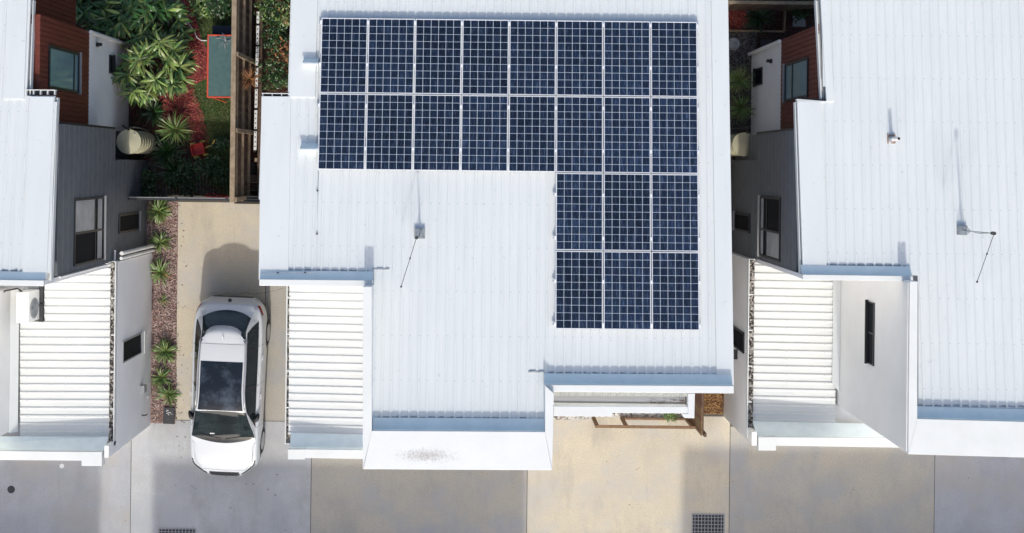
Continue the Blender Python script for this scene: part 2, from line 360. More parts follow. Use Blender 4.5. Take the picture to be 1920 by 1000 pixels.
# back garden of the left house
yf = P(300, 376, 1.6)[1]
bed('garden_soil', -14, -4.2, yf, 10, M['earth'], -0.008)
def blob(name, pts, z, m):
    # smooth closed outline through the given pixels
    q = [P(a, b, z) for a, b in pts]; n = len(q); out = []
    for i in range(n):
        p0, p1, p2, p3 = (Vector(q[(i+k-1) % n]) for k in range(4))
        for t in (0, .25, .5, .75):
            v = 0.5*((2*p1) + (-p0+p2)*t + (2*p0-5*p1+4*p2-p3)*t*t + (-p0+3*p1-3*p2+p3)*t**3)
            out.append((v.x + random.uniform(-.03, .03), v.y + random.uniform(-.03, .03)))
    MB().prism(out, z, th=.05).build(name, m, kind='structure')
blob('lawn', [(352, -40), (440, -40), (440, 350), (395, 340), (372, 250), (350, 190), (352, 150), (395, 120), (372, 70)], 0.004, M['lawn'])
blob('red_mulch_path', [(310, -40), (352, -40), (366, 30), (378, 75), (392, 100), (390, 140), (362, 160), (350, 150), (372, 190), (384, 225), (392, 270), (378, 300),
                        (345, 250), (300, 215), (285, 180), (320, 160), (345, 130), (335, 60)], 0.008, M['redmulch'])
blob('fallen_red_leaves', [(385, 366), (402, 362), (424, 366), (428, 376), (400, 377)], 0.012, M['redmulch'])

# ------------------------------------------------------------------ joinery of ribbed roofs
def clip_line(poly, c, axis):
    """intervals inside poly of the line x=c (axis 0) or y=c (axis 1)"""
    o = 1 - axis; hits = []
    for i in range(len(poly)):
        a, b = poly[i], poly[(i+1) % len(poly)]
        if (a[axis] - c) * (b[axis] - c) < 0:
            t = (c - a[axis]) / (b[axis] - a[axis]); hits.append(a[o] + (b[o] - a[o]) * t)
    hits.sort(); return [(hits[i], hits[i+1]) for i in range(0, len(hits) - 1, 2)]
def ribbed(name, poly, zf, parent, m, axis=0, pitch=0.19, phase=0.0, h=0.016, th=0.06, inset=0.0, wb=.034, wt=.016, minor=True):
    mb = MB(); mb.prism(poly, zf, th=th)
    lo = min(p[axis] for p in poly); hi = max(p[axis] for p in poly)
    c = math.ceil((lo + .02 - phase) / pitch) * pitch + phase
    while c < hi - .02:
        for (a, b) in clip_line(poly, c, axis):
            if b - a < .15: continue
            a += inset; b -= inset
            prof = [(-wb, 0.0), (-wt, h), (wt, h), (wb, 0.0)]
            vs = []
            for e in (a, b):
                for (d, z) in prof:
                    x, y = (c + d, e) if axis == 0 else (e, c + d)
                    vs.append((x, y, zf(x, y) + z + (0.0005 if z == 0 else 0)))
            mb.add(vs, [(0,1,5,4), (1,2,6,5), (2,3,7,6), (0,3,2,1), (4,5,6,7)])
            if minor:
                for k in (-1, 1):
                    cc = c + k * pitch * .22; vs = []
                    cl = clip_line(poly, cc, axis)
                    if not cl: continue
                    for e in (a, b):
                        for (d, z) in ((-.008, 0), (0, .004), (.008, 0)):
                            x, y = (cc + d, e) if axis == 0 else (e, cc + d)
                            vs.append((x, y, zf(x, y) + z + .0004))
                    mb.add(vs, [(0,1,4,3), (1,2,5,4)])
        c += pitch
    ob = mb.build(name, m, parent)
    fx = MB(); o = 1 - axis; olo = min(p[o] for p in poly); ohi = max(p[o] for p in poly)
    c = math.ceil((lo + .02 - phase) / pitch) * pitch + phase
    while c < hi - .02:
        for (a, b) in clip_line(poly, c, axis):
            r_ = math.ceil(a / .92) * .92 + .1
            while r_ < b - .05:
                x, y = (c, r_) if axis == 0 else (r_, c)
                x += random.uniform(-.004, .004); z = zf(x, y) + h; q = .0075
                fx.add([(x-q, y-q, z), (x+q, y-q, z), (x+q, y+q, z), (x-q, y+q, z), (x, y, z + .008)], [(0,1,4), (1,2,4), (2,3,4), (3,0,4)])
                r_ += .92
        c += pitch
    if fx.v: fx.build('roof_screws', M['closure'], parent, kind='stuff')
    return ob

def closures(x0, x1, y, zf, parent, pitch=.19, phase=0.0):
    """turned up pan ends between the ribs with grime against them"""
    z = zf(x0, y)
    mb = MB(); n = int((x1 - x0) / .05); pts = [(x0, y), (x1, y)]
    pts += [(x1 + (x0 - x1) * k / n, y + random.uniform(.012, .04)) for k in range(n + 1)]
    mb.prism(pts, z + .010, th=.02)
    return mb.build('closure_strip', M['closure'], parent)

def window(parent, X, side, pxa, pxb, pya, pyb, glass='glass_dark', frame='frame_dark', mull=None, fr=.05, label=None, reveal=None, transom=None, proud=.03):
    """window on the wall plane x=X seen between the pixels; side +1 faces +x"""
    pcy = (pya + pyb) / 2
    z0 = W(pxa, pcy, X)[1]; z1 = W(pxb, pcy, X)[1]; zl, zh = min(z0, z1), max(z0, z1)
    pcx = (pxa + pxb) / 2
    y0 = W(pcx, pya, X)[0]; y1 = W(pcx, pyb, X)[0]; yl, yh = min(y0, y1), max(y0, y1)
    xa, xb = X, X + side * proud
    mb = MB()
    mb.box(xa - side*.02, xb, yl, yl + fr, zl, zh); mb.box(xa - side*.02, xb, yh - fr, yh, zl, zh)
    mb.box(xa - side*.02, xb, yl + fr, yh - fr, zl, zl + fr); mb.box(xa - side*.02, xb, yl + fr, yh - fr, zh - fr, zh)
    if mull is not None:
        ym = yl + (yh - yl) * mull; mb.box(xa - side*.02, xb - side*.004, ym - fr*.5, ym + fr*.5, zl + fr, zh - fr)
    if transom is not None:
        zm = zl + (zh - zl) * transom; mb.box(xa - side*.02, xb - side*.006, yl + fr, yh - fr, zm - fr*.4, zm + fr*.4)
    w = mb.build('window', M[frame], parent)
    if label: w['label'] = label
    ps = MB().box(X - side*.004, X + side*.008, yl + fr*.9, yh - fr*.9, zl + fr*.9, zh - fr*.9).build('pane', M[glass], w)
    MB().box(X, X + side*.07, yl - .02, yh + .02, zl - .035, zl - .002).build('sill', M['frame_grey' if (zh - zl) > .9 else frame], w)
    return w, (yl, yh, zl, zh)

def cladding_wall(name, parent, m, x_face, side, x_back, y0, y1, z0, z1, board=.15, vertical=True, openings=()):
    """solid wall block with grooved boards on the face seen"""
    mb = MB(); d = .018
    mb.box(x_face - side*d, x_back, y0, y1, z0, z1)
    y0, y1 = sorted((y0, y1))
    if vertical:
        c = y0
        while c < y1 - .01:
            e = min(c + board - .012, y1); mb.box(x_face - side*d, x_face, c, e, z0, z1); c += board
    else:
        c = z0
        while c < z1 - .01:
            e = min(c + board - .010, z1); mb.box(x_face - side*d, x_face, y0, y1, c, e); c += board
    return mb.build(name, m, parent)

# ------------------------------------------------------------------ the middle house
hc = empty('house', (0, 0, 0), 'white house in the middle, its ribbed roof carrying the solar panels', 'house', 'white houses side by side')
zc = lambda x, y: 6.18 - 0.101 * y
def pr(pts, zf): return [PR(a, b, zf)[:2] for a, b in pts]
polyC = pr([(552, -160), (543, 181), (491, 181), (486, 511), (698, 513), (698, 788), (1021, 790), (1021, 706), (1374, 708), (1369, 300), (1362, -160)], zc)
roofC = ribbed('roof', polyC, zc, hc, M['roof'], phase=.045, inset=.0)
def band(parent, zf, pA, pB, yp_in, yp_out, up, name='parapet', m='cap', endl=0, endr=0, low=2.6, strip=17, wall_mat='render'):
    """front parapet from pixel column pA to pB: sloping apron flashing, upstand and flat cap"""
    (xa, ya, za) = PR(pA, yp_in[0], zf); (xb, yb, zb) = PR(pB, yp_in[1], zf)
    zt = (za + zb)/2 + up
    A = P(pA, yp_in[0], zt); B = P(pB, yp_in[1], zt)
    A2 = P(pA + endl, yp_out[0], zt); B2 = P(pB + endr, yp_out[1], zt)
    MB().prism([A, B, B2, A2], zt, th=.05).build(name, M[m], parent, bevel=.006)
    s = .004
    MB().prism([(A[0], A[1]-s), (B[0], B[1]-s), (B2[0], B2[1]+.02), (A2[0], A2[1]+.02)], zt - .052, bottom=low).build('parapet_wall', M[wall_mat], parent)
    # apron flashing
    d = strip / 88.0
    pts = [(A[0], A[1], zt - .05), (B[0], B[1], zt - .05), (B[0], B[1] + .004, zf(*B) + .10), (A[0], A[1] + .004, zf(*A) + .10),
           (A[0], A[1] + d, zf(A[0], A[1]+d) + .032), (B[0], B[1] + d, zf(B[0], B[1]+d) + .032)]
    pts += [(A[0], A[1] + d, zf(A[0], A[1]+d) + .001), (B[0], B[1] + d, zf(B[0], B[1]+d) + .001)]
    MB().add(pts, [(0,3,2,1), (3,4,5,2), (4,6,7,5)]).build('flashing', M['flash'], parent)
    closures(min(A[0], B[0]) + .1, max(A[0], B[0]) - .1, A[1] + d, zf, parent, phase=.045)
    return zt, A, B, A2, B2
# three stepped fronts
ztL, *_ = band(hc, zc, 486, 698, (524, 526), (536, 538), .17, low=3.0, strip=15)
ztM, A, B, A2, B2 = band(hc, zc, 697, 1022, (808, 810), (880, 882), .24, low=2.4, strip=19, endl=-16, endr=13, m='cap_stained')
ztR, RA, RB, RA2, RB2 = band(hc, zc, 1021, 1376, (722, 724), (735, 738), .24, low=3.2, strip=17, endl=14)
# side caps of the middle wing
def sidecap(parent, pts, zt, low, m='cap', name='parapet'):
    q = [P(a, b, zt) for a, b in pts]
    MB().prism(q, zt - .003, th=.05).build(name, M[m], parent, bevel=.006)
    cx = sum(p[0] for p in q)/4; cy = sum(p[1] for p in q)/4
    qq = [(cx + (p[0]-cx)*.94, cy + (p[1]-cy)*.995) for p in q]
    MB().prism(qq, zt - .055, bottom=low).build('parapet_wall', M['render'], parent)
sidecap(hc, [(680, 538), (697, 538), (697, 808.5), (680, 881)], ztM, 2.9)
sidecap(hc, [(1022, 723), (1038.5, 738), (1035.5, 882), (1022, 809.5)], ztM, 2.9)
# side barge caps along the roof edge
def barge(parent, pts, zf, w, side, name='barge_capping', up=.035, drop=.16):
    """narrow folded capping along an edge polyline given in pixels, w metres inward"""
    q = [PR(a, b, zf) for a, b in pts]
    for i in range(len(q) - 1):
        (x0, y0, z0), (x1, y1, z1) = q[i], q[i+1]
        e = 0.0
        vs = [(x0, y0, z0+up), (x1, y1, z1+up), (x1 + side*w, y1, z1+up), (x0 + side*w, y0, z0+up),
              (x0, y0, z0-drop), (x1, y1, z1-drop), (x1 + side*w, y1, z1-.0), (x0 + side*w, y0, z0-.0)]
        MB().add(vs, [(0,1,2,3), (4,0,3,7), (1,5,6,2), (0,4,5,1), (3,2,6,7)]).build(name, M['roof'], parent)
barge(hc, [(552, -160), (543, 182)], zc, .55, 1, drop=.2)
barge(hc, [(491, 181), (485.5, 524)], zc, .62, 1, drop=.2)
barge(hc, [(1362, -160), (1369, 300), (1375.5, 722)], zc, .36, -1, drop=.2)
# open gutter box at the notch
q0 = PR(491, 179, zc); q1 = PR(546, 182, zc)
mb = MB(); mb.box(q0[0], q1[0], q0[1] + .035, q0[1] + .05, q0[2] - .08, q0[2] + .02)
for k in range(4):
    xx = q0[0] + (q1[0] - q0[0]) * (0.02 + .32 * k); mb.box(xx, xx + .015, q0[1] - .02, q0[1] + .035, q0[2] - .08, q0[2] + .018)
mb.build('gutter', M['cap'], hc)
MB().box(q0[0], q1[0], q0[1] - .02, q0[1] + .034, q0[2] - .09, q0[2] - .06).build('gutter_floor', M['black'], hc)
# body of the house under the roof
xl = PR(491, 400, zc)[0] + .06; xr = PR(1369, 300, zc)[0] - .08; xl2 = PR(548, 100, zc)[0] + .08
yt = 5.0
xm0 = P(682, 700, ztM)[0] + .02; xm1 = P(1034, 800, ztM)[0] - .02
ybL = P(590, 530, ztL)[1] ; ybM = B2[1] + .75; ybR = RB2[1] + .04
bod = MB()
def under(mb, x0, x1, y0, y1, z0=0):
    mb.prism([(x0, y0), (x1, y0), (x1, y1), (x0, y1)], lambda x, y: zc(x, y) - .063, bottom=z0)
under(bod, xl, xm0 + .3, ybL + .05, 1.2)
under(bod, xl2, xr, 1.2, yt)
under(bod, xm0 + .3, xr, ybR + .1, 1.2)
under(bod, xm0 + .02, xm1, -5.2, ybR + .1)
bod.build('wall', M['render'], hc)
# garage of the middle house
zgc = lambda x, y: 2.82 + .06 * (x + 4.6)
gC = pr([(543, 500), (700, 500), (700, 815), (541, 815)], zgc)
def garage_roof(parent, poly, zf, phase=0.0):
    return ribbed('garage_roof', poly, zf, parent, M['groof'], axis=1, pitch=.188, phase=phase, h=.024, wb=.038, wt=.018, minor=False)
garage_roof(hc, gC, zgc, .03)
def side_gutter(parent, X0, X1, y0, y1, zt, litter=True):
    """box gutter between X0 (outer) and X1 (inner)"""
    s = 1 if X1 > X0 else -1
    MB().box(X0, X0 + s*.022, y0, y1, zt - .14, zt).box(X0 + s*.022, X1, y0, y1, zt - .14, zt - .11).box(X0 + s*.022, X1 + s*.05, y1 - .015, y1, zt - .11, zt).box(X0 + s*.022, X1 + s*.05, y0, y0 + .02, zt - .11, zt).build('gutter', M['cap'], parent)
    n = int(abs(y1 - y0) / .9)
    for k in range(1, n + 1):
        yy = y0 + (y1 - y0) * k / (n + 1); MB().box(X0 + s*.022, X1, yy - .012, yy + .012, zt - .03, zt - .008).build('gutter_bracket', M['cap'], parent)
    MB().box(X0 + s*.023, X1 + s*.04, y0 + .02, y1 - .015, zt - .11, zt - .07).build('leaf_litter', M['leaflitter'], parent, kind='stuff')
gx0 = P(535, 700, 2.9)[0]; gx1 = P(542, 700, 2.9)[0]
side_gutter(hc, gx0, gx1, P(535, 834, 2.9)[1], P(540, 537, 2.9)[1] + .6, 2.86)
MB().prism([(gx0 + .1, P(535, 840, 2.8)[1]), (xm0 + .2, P(535, 840, 2.8)[1]), (xm0 + .2, ybL + .3), (gx0 + .1, ybL + .3)], 2.6, bottom=0).build('garage_wall', M['render'], hc)
def hood(parent, pL, pR, yi, yo, zt, blk, yblk, zf, floor_py, side_block='L', step=0.0):
    """front hood of a garage: cap, corner block, inner face and apron"""
    a = P(pL, yi[0], zt); b = P(pR, yi[1], zt); c = P(pR, yo[1], zt); d = P(pL, yo[0], zt)
    if side_block == 'L':
        bl = [P(pL, yi[0], zt), P(blk, yi[0], zt), P(blk, yblk, zt), P(pL, yblk, zt)]
        cp = [bl[1], b, c, P(blk, yo[0], zt)]
    else:
        bl = [P(blk, yi[1], zt), P(pR, yi[1], zt), P(pR, yblk, zt), P(blk, yblk, zt)]
        cp = [a, bl[0], P(blk, yo[1], zt), d]
    MB().prism(cp, zt, bottom=zt - .06).build('hood_cap', M['cap'], parent, bevel=.005)
    MB().prism(bl, zt + .004, bottom=zt - .25).build('hood_corner', M['cap'], parent, bevel=.005)
    MB().prism([(a[0]+.03, a[1]-.004), (b[0]-.03, b[1]-.004), (c[0]-.03, c[1]+.03), (d[0]+.03, d[1]+.03)], zt - .062, bottom=0).build('hood_wall', M['render_warm'], parent)
    y1 = PR((pL + pR)/2, floor_py, zf)[1]
    za = zf(a[0], y1); zb = zf(b[0], y1)
    pts = [(a[0], a[1], zt - .06), (b[0], b[1], zt - .06), (b[0], b[1]+.004, zt - .22), (a[0], a[1]+.004, zt - .22),
           (a[0], y1, za + .033), (b[0], y1, zb + .033), (a[0], y1, za), (b[0], y1, zb)]
    MB().add(pts, [(0,3,2,1), (3,4,5,2), (4,6,7,5)]).build('flashing', M['flash'], parent)
hood(hc, 540, 681, (843, 844), (859, 861), 3.28, 572, 861.5, zgc, 813, 'L')
# lower porch roof seen through the open frame on the right
fz = 6.86
def frame_piece(parent, pts, z, th=.18):
    q = [P(a, b, z) for a, b in pts]; MB().prism(q, z, th=th).build('awning_frame', M['cap'], parent, bevel=.006)
frame_piece(hc, [(1038.7, 762), (1290, 763), (1290, 775.5), (1148, 774.5), (1148, 781.5), (1037.8, 780.5)], fz)
frame_piece(hc, [(1290.3, 738.5), (1303, 738.5), (1302, 784.5), (1283, 784), (1278, 776), (1290.3, 776)], fz + .004)
zpo = lambda x, y: 3.2 + .03 * y + .17
pp = [P(1030, 700, 3.2), P(1290, 700, 3.2), P(1290, 744, 3.2), P(1030, 742, 3.2)]
ribbed('porch_roof', pp, lambda x, y: 3.2, hc, M['porch_shade_grey'], axis=0, pitch=.19, phase=.05, minor=False)
y_a = P(1160, 744, 3.1)[1]; y_b = P(1160, 757, 3.1)[1]; y_c = P(1160, 770, 3.1)[1]
x_a = P(1036, 750, 3.1)[0]; x_b = P(1286, 750, 3.1)[0]
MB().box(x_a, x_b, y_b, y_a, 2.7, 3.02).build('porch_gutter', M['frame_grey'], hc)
MB().box(x_a, x_b, y_c, y_b - .003, 2.5, 3.05).build('porch_beam', M['porch_shade_grey'], hc)
for xx in (x_a, x_b - .2): MB().box(xx, xx + .2, y_c + .01, y_b - .02, 0, 2.5).build('porch_post', M['render'], hc)
mb = MB()
for k in range(26):
    t = random.random(); xx = x_b - .02 - .85 * t * t; zz = 3.03 + random.uniform(0, .04)
    yy = y_b + (y_a - y_b) * (random.random() * (1 - t) + .05)
    mb.tube([(xx, yy, zz), (xx + random.uniform(-.15, .1), yy + random.uniform(-.03, .05), zz + .01)], .006, 4)
mb.build('leaf_litter', M['timber'], hc, kind='stuff')
# upturned vent cowls beside the array
for i, (pa, pb, pt, pbm) in enumerate(((570, 598, 108, 120), (565, 598, 268, 280))):
    a = PR(pa, pbm, zc); b = PR(pb, pt, zc)
    x0, x1 = a[0], b[0]; yc_, yb_ = a[1], b[1]
    c = empty('vent_cowl', (x0, yc_, a[2]), ['white wedge shaped roof cowl beside the topmost row of solar panels', 'white wedge shaped roof cowl beside the second row of solar panels'][i], 'roof vent', 'cowls beside the solar panels')
    zt = a[2] + .2
    MB().add([(x0, yc_, a[2]-.01), (x1, yc_, a[2]-.01), (x1, yb_, b[2]-.01), (x0, yb_, b[2]-.01), (x0, yc_, zt), (x1, yc_, zt), (x1, yc_+.012, zt), (x0, yc_+.012, zt)],
             [(0,3,2,1), (0,1,5,4), (4,5,6,7), (7,6,2,3), (0,4,7,3), (1,2,6,5)]).build('hood', M['flash'], c)
    MB().box(x0 - .02, x1 + .02, yc_ - .025, yc_ - .002, zt - .03, zt + .008).build('lip', M['cap'], c)
# white conduit on the left wing
zz = lambda px, py, dz=.014: (lambda q: (q[0], q[1], q[2] + dz))(PR(px, py, zc))
cd = empty('conduit', PR(595, 420, zc), 'thin white conduit running down the left part of the middle roof', 'pipe')
MB().tube([zz(597, 322), zz(595, 420), zz(594, 500), zz(592, 507), zz(585, 510, .06), zz(540, 510.5, .06), zz(500, 511.5, .06), zz(489, 513, .06)], .008, 6).build('pipe', M['roof'], cd, smooth=True)
for (a, b, d) in ((595.5, 358, .03), (594.5, 439, .03), (522, 511, .065), (573, 510.5, .065)):
    q = zz(a, b, d); MB().box(q[0]-.02, q[0]+.02, q[1]-.012, q[1]+.012, q[2]-.02, q[2]+.01).build('clip', M['darkmetal'], cd)

# flashing tails that run on past the stepped fronts
for (pa, pb, py) in ((990, 1020, 697), (699, 730, 504.5)):
    a = PR(pa, py, zc); b = PR(pb, py, zc)
    MB().box(a[0], b[0], a[1] - .012, a[1] + .014, a[2] - .02, a[2] + .022).build('flashing_tail', M['closure'], hc)
# ------------------------------------------------------------------ solar array
slope = math.atan(.101)
zpn = lambda x, y: zc(x, y) + .125
TL = PR(602, 32.5, zpn); TR = PR(1307.5, 41, zpn); BR = PR(1315, 620, zpn); BL2 = PR(595, 318.5, zpn)
pitch_x = ((TR[0] - TL[0]) + (PR(1310.5, 326, zpn)[0] - BL2[0])) / 16
pitch_y = ((TL[1] + TR[1]) / 2 - PR(1180, 619.3, zpn)[1] + .0) / 4 / math.cos(slope)
x_l = ((TR[0] + PR(1310.5, 326, zpn)[0]) / 2) - 8 * pitch_x
y_t = (TL[1] + TR[1]) / 2
pw, ph = pitch_x - .022, pitch_y - .022
def make_panel():
    r = empty('solar_panel', (0, 0, 0), '', 'solar panel', 'solar panels in the L shaped array')
    fr = .015; t = .035
    mb = MB()
    mb.box(0, pw, 0, fr, -t, 0).box(0, pw, ph - fr, ph, -t, 0).box(0, fr, fr, ph - fr, -t, 0).box(pw - fr, pw, fr, ph - fr, -t, 0)
    mb.build('frame', M['alu_white'], r)
    MB().box(fr, pw - fr, fr, ph - fr, -.02, -.008).build('backsheet', M['backsheet'], r)
    mb = MB(); gap = .0115; m0 = .004
    cw = (pw - 2*fr - 2*m0 - 5*gap) / 6; chh = (ph - 2*fr - 2*m0 - 9*gap) / 10
    for i in range(6):
        for j in range(10):
            x = fr + m0 + i*(cw + gap); y = fr + m0 + j*(chh + gap); c_ = .006
            mb.add([(x+c_,y,-.005),(x+cw-c_,y,-.005),(x+cw,y+c_,-.005),(x+cw,y+chh-c_,-.005),(x+cw-c_,y+chh,-.005),(x+c_,y+chh,-.005),(x,y+chh-c_,-.005),(x,y+c_,-.005)], [tuple(range(8))])
    mb.build('cells', M['cell'], r)
    return r
ordn = ['first', 'second', 'third', 'fourth', 'fifth', 'sixth', 'seventh', 'eighth']
rown = ['top row of eight', 'second row of eight', 'upper row of three', 'bottom row of three']
panel0 = make_panel(); firstp = True
for r_ in range(4):
    for c_ in range(8):
        if r_ >= 2 and c_ < 5: continue
        x = x_l + c_ * pitch_x + .011
        yb_ = y_t - (r_ + 1) * pitch_y * math.cos(slope) + .011
        lab = 'dark blue solar panel, %s from the left in the %s' % (ordn[c_ if r_ < 2 else c_ - 5], rown[r_])
        if firstp: o = panel0; o.location = (x, yb_, zpn(x, yb_)); o['label'] = lab; firstp = False
        else: o = grp_copy(panel0, (x, yb_, zpn(x, yb_)), label=lab)
        o.rotation_euler = (-slope, 0, 0)
# mounting rails with their clamps
raily = [47, 126, 203, 283, 366, 447, 528, 609]
rl = ['topmost', 'second', 'third', 'fourth', 'fifth', 'sixth', 'seventh', 'lowest']
for k, py in enumerate(raily):
    c0 = 0 if k < 4 else 5
    xa = x_l + c0 * pitch_x - .05; xb = x_l + 8 * pitch_x + .035
    yy = PR(1100, py, zpn)[1]; z = zpn(0, yy) - .035
    rr = empty('mounting_rail', (xa, yy, z - .04), 'slim silver rail under the solar panels, %s of the eight rails counted down the roof' % rl[k], 'rail', 'mounting rails of the solar array')
    MB().box(xa, xb, yy - .018, yy + .018, z - .045, z - .002).build('rail', M['alu'], rr)
    for j in range(c0, 9):
        xx = x_l + j * pitch_x
        MB().box(xx - .018, xx + .018, yy - .035, yy + .035, z, z + .042).build('clamp', M['alu_white'], rr)
    mb = MB()
    for j in range(c0, 9): 
        xx = x_l + j * pitch_x + (-.03 if j == 8 else .03); mb.box(xx - .02, xx + .02, yy - .03, yy + .03, zc(xx, yy) + .001, z - .046)
    mb.build('roof_foot', M['galv'], rr)

# ------------------------------------------------------------------ antennas
def antenna(base_px, top_px, tip_px, zf, h, label, kink=None, bw=.22):
    bx, by, bz = PR(*base_px, zf)
    a = empty('tv_antenna', (bx, by, bz), label, 'antenna', 'television antennas on the roofs')
    mb = MB().box(bx - bw/2, bx + bw/2, by - bw/2, by + bw/2, bz + .02, bz + .034)
    mb.box(bx - bw/2, bx + bw/2, by + bw/2 - .03, by + bw/2, bz + .034, bz + .06)
    mb.build('base_plate', M['galv'], a)
    tx, ty = P(*top_px, bz + h); tz = bz + h
    MB().tube([(bx, by, bz + .03), (bx, by + .0, bz + .12), (tx, ty, tz)], .012, 8).build('mast', M['galv'], a)
    mb = MB()
    for (sx, sy) in ((.09, -.09), (-.09, -.09), (.06, .09)):
        mb.tube([(bx + sx, by + sy, bz + .03), (bx + (tx - bx)*.3, by + (ty - by)*.3, bz + h*.3)], .008, 6)
    mb.build('strut', M['galv'], a)
    ex, ey = P(*tip_px, tz)
    d = Vector((ex - tx, ey - ty, 0)); L = d.length; d.normalize(); n = Vector((-d.y, d.x, 0))
    MB().tube([(tx - d.x*.04, ty - d.y*.04, tz), (ex, ey, tz)], .0065, 8).build('boom', M['darkmetal'], a)
    mb = MB()
    for i in range(19):
        t = .10 + .86 * (i / 18) ** .9
        wl = .48 * (1 - t) ** .8 + .13
        p = Vector((tx, ty, tz + .012)) + d * (t * L)
        mb.tube([p - n*wl, p + n*wl], .0017, 4)
    mb.build('elements', M['alu'], a)
    MB().tube([(tx, ty, tz + .02), (tx, ty, tz - .09)], .035, 10).build('clamp', M['darkmetal'], a)
    mb = MB(); 
    q = Vector((ex, ey, tz)); mb.tube([q - d*.02, q + d*.015], .019, 8); q2 = Vector((tx, ty, tz)) + d*(L*.42); mb.tube([q2 - d*.015, q2 + d*.015], .017, 8)
    mb.build('boom_cap', M['black'], a)
    MB().tube([(bx + .02, by + .02, bz + .1), (bx + (tx-bx)*.5 + .02, by + (ty-by)*.5 - .03, bz + h*.5), (tx, ty, tz - .05)], .006, 6).build('cable', M['black'], a)
    return a
antenna((787, 438), (781, 446), (752, 538), zc, 1.0, 'thin television antenna on a square plate, left of the lower solar panels')

# ------------------------------------------------------------------ the right house
hr = empty('house', (10, 0, 0), 'white house at the right edge with red and grey side walls', 'house', 'white houses side by side')
zr = lambda x, y: 6.45 - 0.101 * y
polyR = pr([(1530, -160), (1549, 190), (1498, 190), (1509, 513), (1722, 517), (1722, 765), (2060, 772), (2060, -160)], zr)
ribbed('roof', polyR, zr, hr, M['roof'], phase=.02)
band(hr, zr, 1505, 1712, (515, 518), (525, 527.5), .17, low=3.0, strip=16)
ztRM, RA_, RB_, RA2_, RB2_ = band(hr, zr, 1720, 2060, (785.5, 795), (852, 862), .24, low=2.4, strip=18, endl=-17)
sidecap(hr, [(1706, 528), (1721, 528), (1720, 786), (1703, 852)], ztRM, 2.7)
barge(hr, [(1530, -160), (1540, 40), (1549, 190)], zr, .16, 1, drop=.1)
barge(hr, [(1494, 190), (1505, 516)], zr, .5, 1, drop=.1)
# eaves gutters on the side
def eave_gutter(parent, pts, zf, side, w=.1):
    q = [PR(a, b, zf) for a, b in pts]
    for i in range(len(q)-1):
        (x0, y0, z0), (x1, y1, z1) = q[i], q[i+1]
        z0 -= .03; z1 -= .03; s = side
        vs = [(x0, y0, z0), (x1, y1, z1), (x1+s*w, y1, z1), (x0+s*w, y0, z0), (x0, y0, z0-.12), (x1, y1, z1-.12), (x1+s*w, y1, z1-.12), (x0+s*w, y0, z0-.12),
              (x0+s*(w-.02), y0, z0), (x1+s*(w-.02), y1, z1), (x0+s*(w-.02), y0, z0-.09), (x1+s*(w-.02), y1, z1-.09), (x0, y0, z0-.09), (x1, y1, z1-.09)]
        MB().add(vs, [(8,9,2,3), (3,2,6,7), (4,5,6,7), (12,13,11,10), (8,9,11,10), (0,1,5,4)]).build('gutter', M['cap'], parent)
eave_gutter(hr, [(1536, 0), (1546, 188)], zr, -1, .07)
eave_gutter(hr, [(1497, 192), (1507.5, 515)], zr, -1, .07)
MB().prism([PR(1493, 186, zr)[:2], PR(1548, 190, zr)[:2], PR(1548, 192, zr)[:2], PR(1493, 189, zr)[:2]], lambda x, y: zr(x, y)+.03, th=.1).build('gutter_end', M['cap'], hr)
MB().prism([PR(1496, 183, zr)[:2], PR(1546, 187, zr)[:2], PR(1546, 189.5, zr)[:2], PR(1496, 186, zr)[:2]], lambda x, y: zr(x, y)-.0, th=.1).build('gutter_floor', M['black'], hr)
XR_U, XR_G, XR_W = 7.15, 6.66, 6.52
yR0 = W(1418, 488, XR_G)[0]       # grey block front
yR1 = W(1455, 248, XR_G)[0]       # grey block back
yRb = W(1458, 78, XR_U)[0]        # back of the red/white wall
zst = 2.72
# white lower and red upper wall
MB().box(XR_U + .02, 14, yR1 - .3, yRb, 0, 3.05).build('wall', M['render'], hr)
cladding_wall('upper_wall', hr, M['redclad'], XR_U, -1, 14, yR1 - .3, yRb, 3.05, zr(0, yRb) - .1, board=.11)
cladding_wall('grey_wall', hr, M['greyclad'], XR_G, -1, 14, yR0, yR1, zst, zr(0, yR1) - .08, board=.3, vertical=False)
cladding_wall('grey_wall', hr, M['greyclad'], XR_G + .004, -1, 14, yR0, W(1405, 300, XR_G)[0], 0, zst - .004, board=.3, vertical=False)
MB().box(XR_G + .1, 14, W(1405, 300, XR_G)[0], yR1, 0, zst-.01).build('undercroft_wall', M['greyclad'], hr)
MB().box(11, 20, yR0, 5, 0, 5.9).build('wall', M['render'], hr)
MB().box(XR_G - .0, XR_G + .05, yR1 + .001, yR1 + .05, zst, 6.1).build('corner_shade', M['frame_dark'], hr)  # dark strip standing in for shade at the block's back corner
window(hr, XR_U, -1, 1473, 1516, 114, 187, 'glass_blue', 'frame_dark', transom=.33, fr=.055, label='wide pale blue window in the red cladding')
window(hr, XR_U + .02, -1, 1417, 1430, 128, 160, 'glass_dark', 'frame_dark', label='narrow slit window in the white wall')
w_, (yl, yh, zl, zh) = window(hr, XR_G, -1, 1426, 1464, 369, 486, 'glass_dark', 'frame_dark', mull=.45, transom=.34, fr=.05, label='tall grey wall window with a half drawn blind')
MB().box(XR_G - .010, XR_G - .014, yl + .06, yl + (yh-yl)*.43, zl + .62, zh - .06).build('blind', M['blind_reflection'], w_)
MB().box(XR_G - .010, XR_G - .014, yl + .06, yh - .06, zl + .06, zl + .3).build('blind', M['blind_reflection'], w_)
window(hr, XR_G, -1, 1379, 1407, 400, 434, 'glass_dark', 'frame_dark', label='small dark window low in the grey wall')
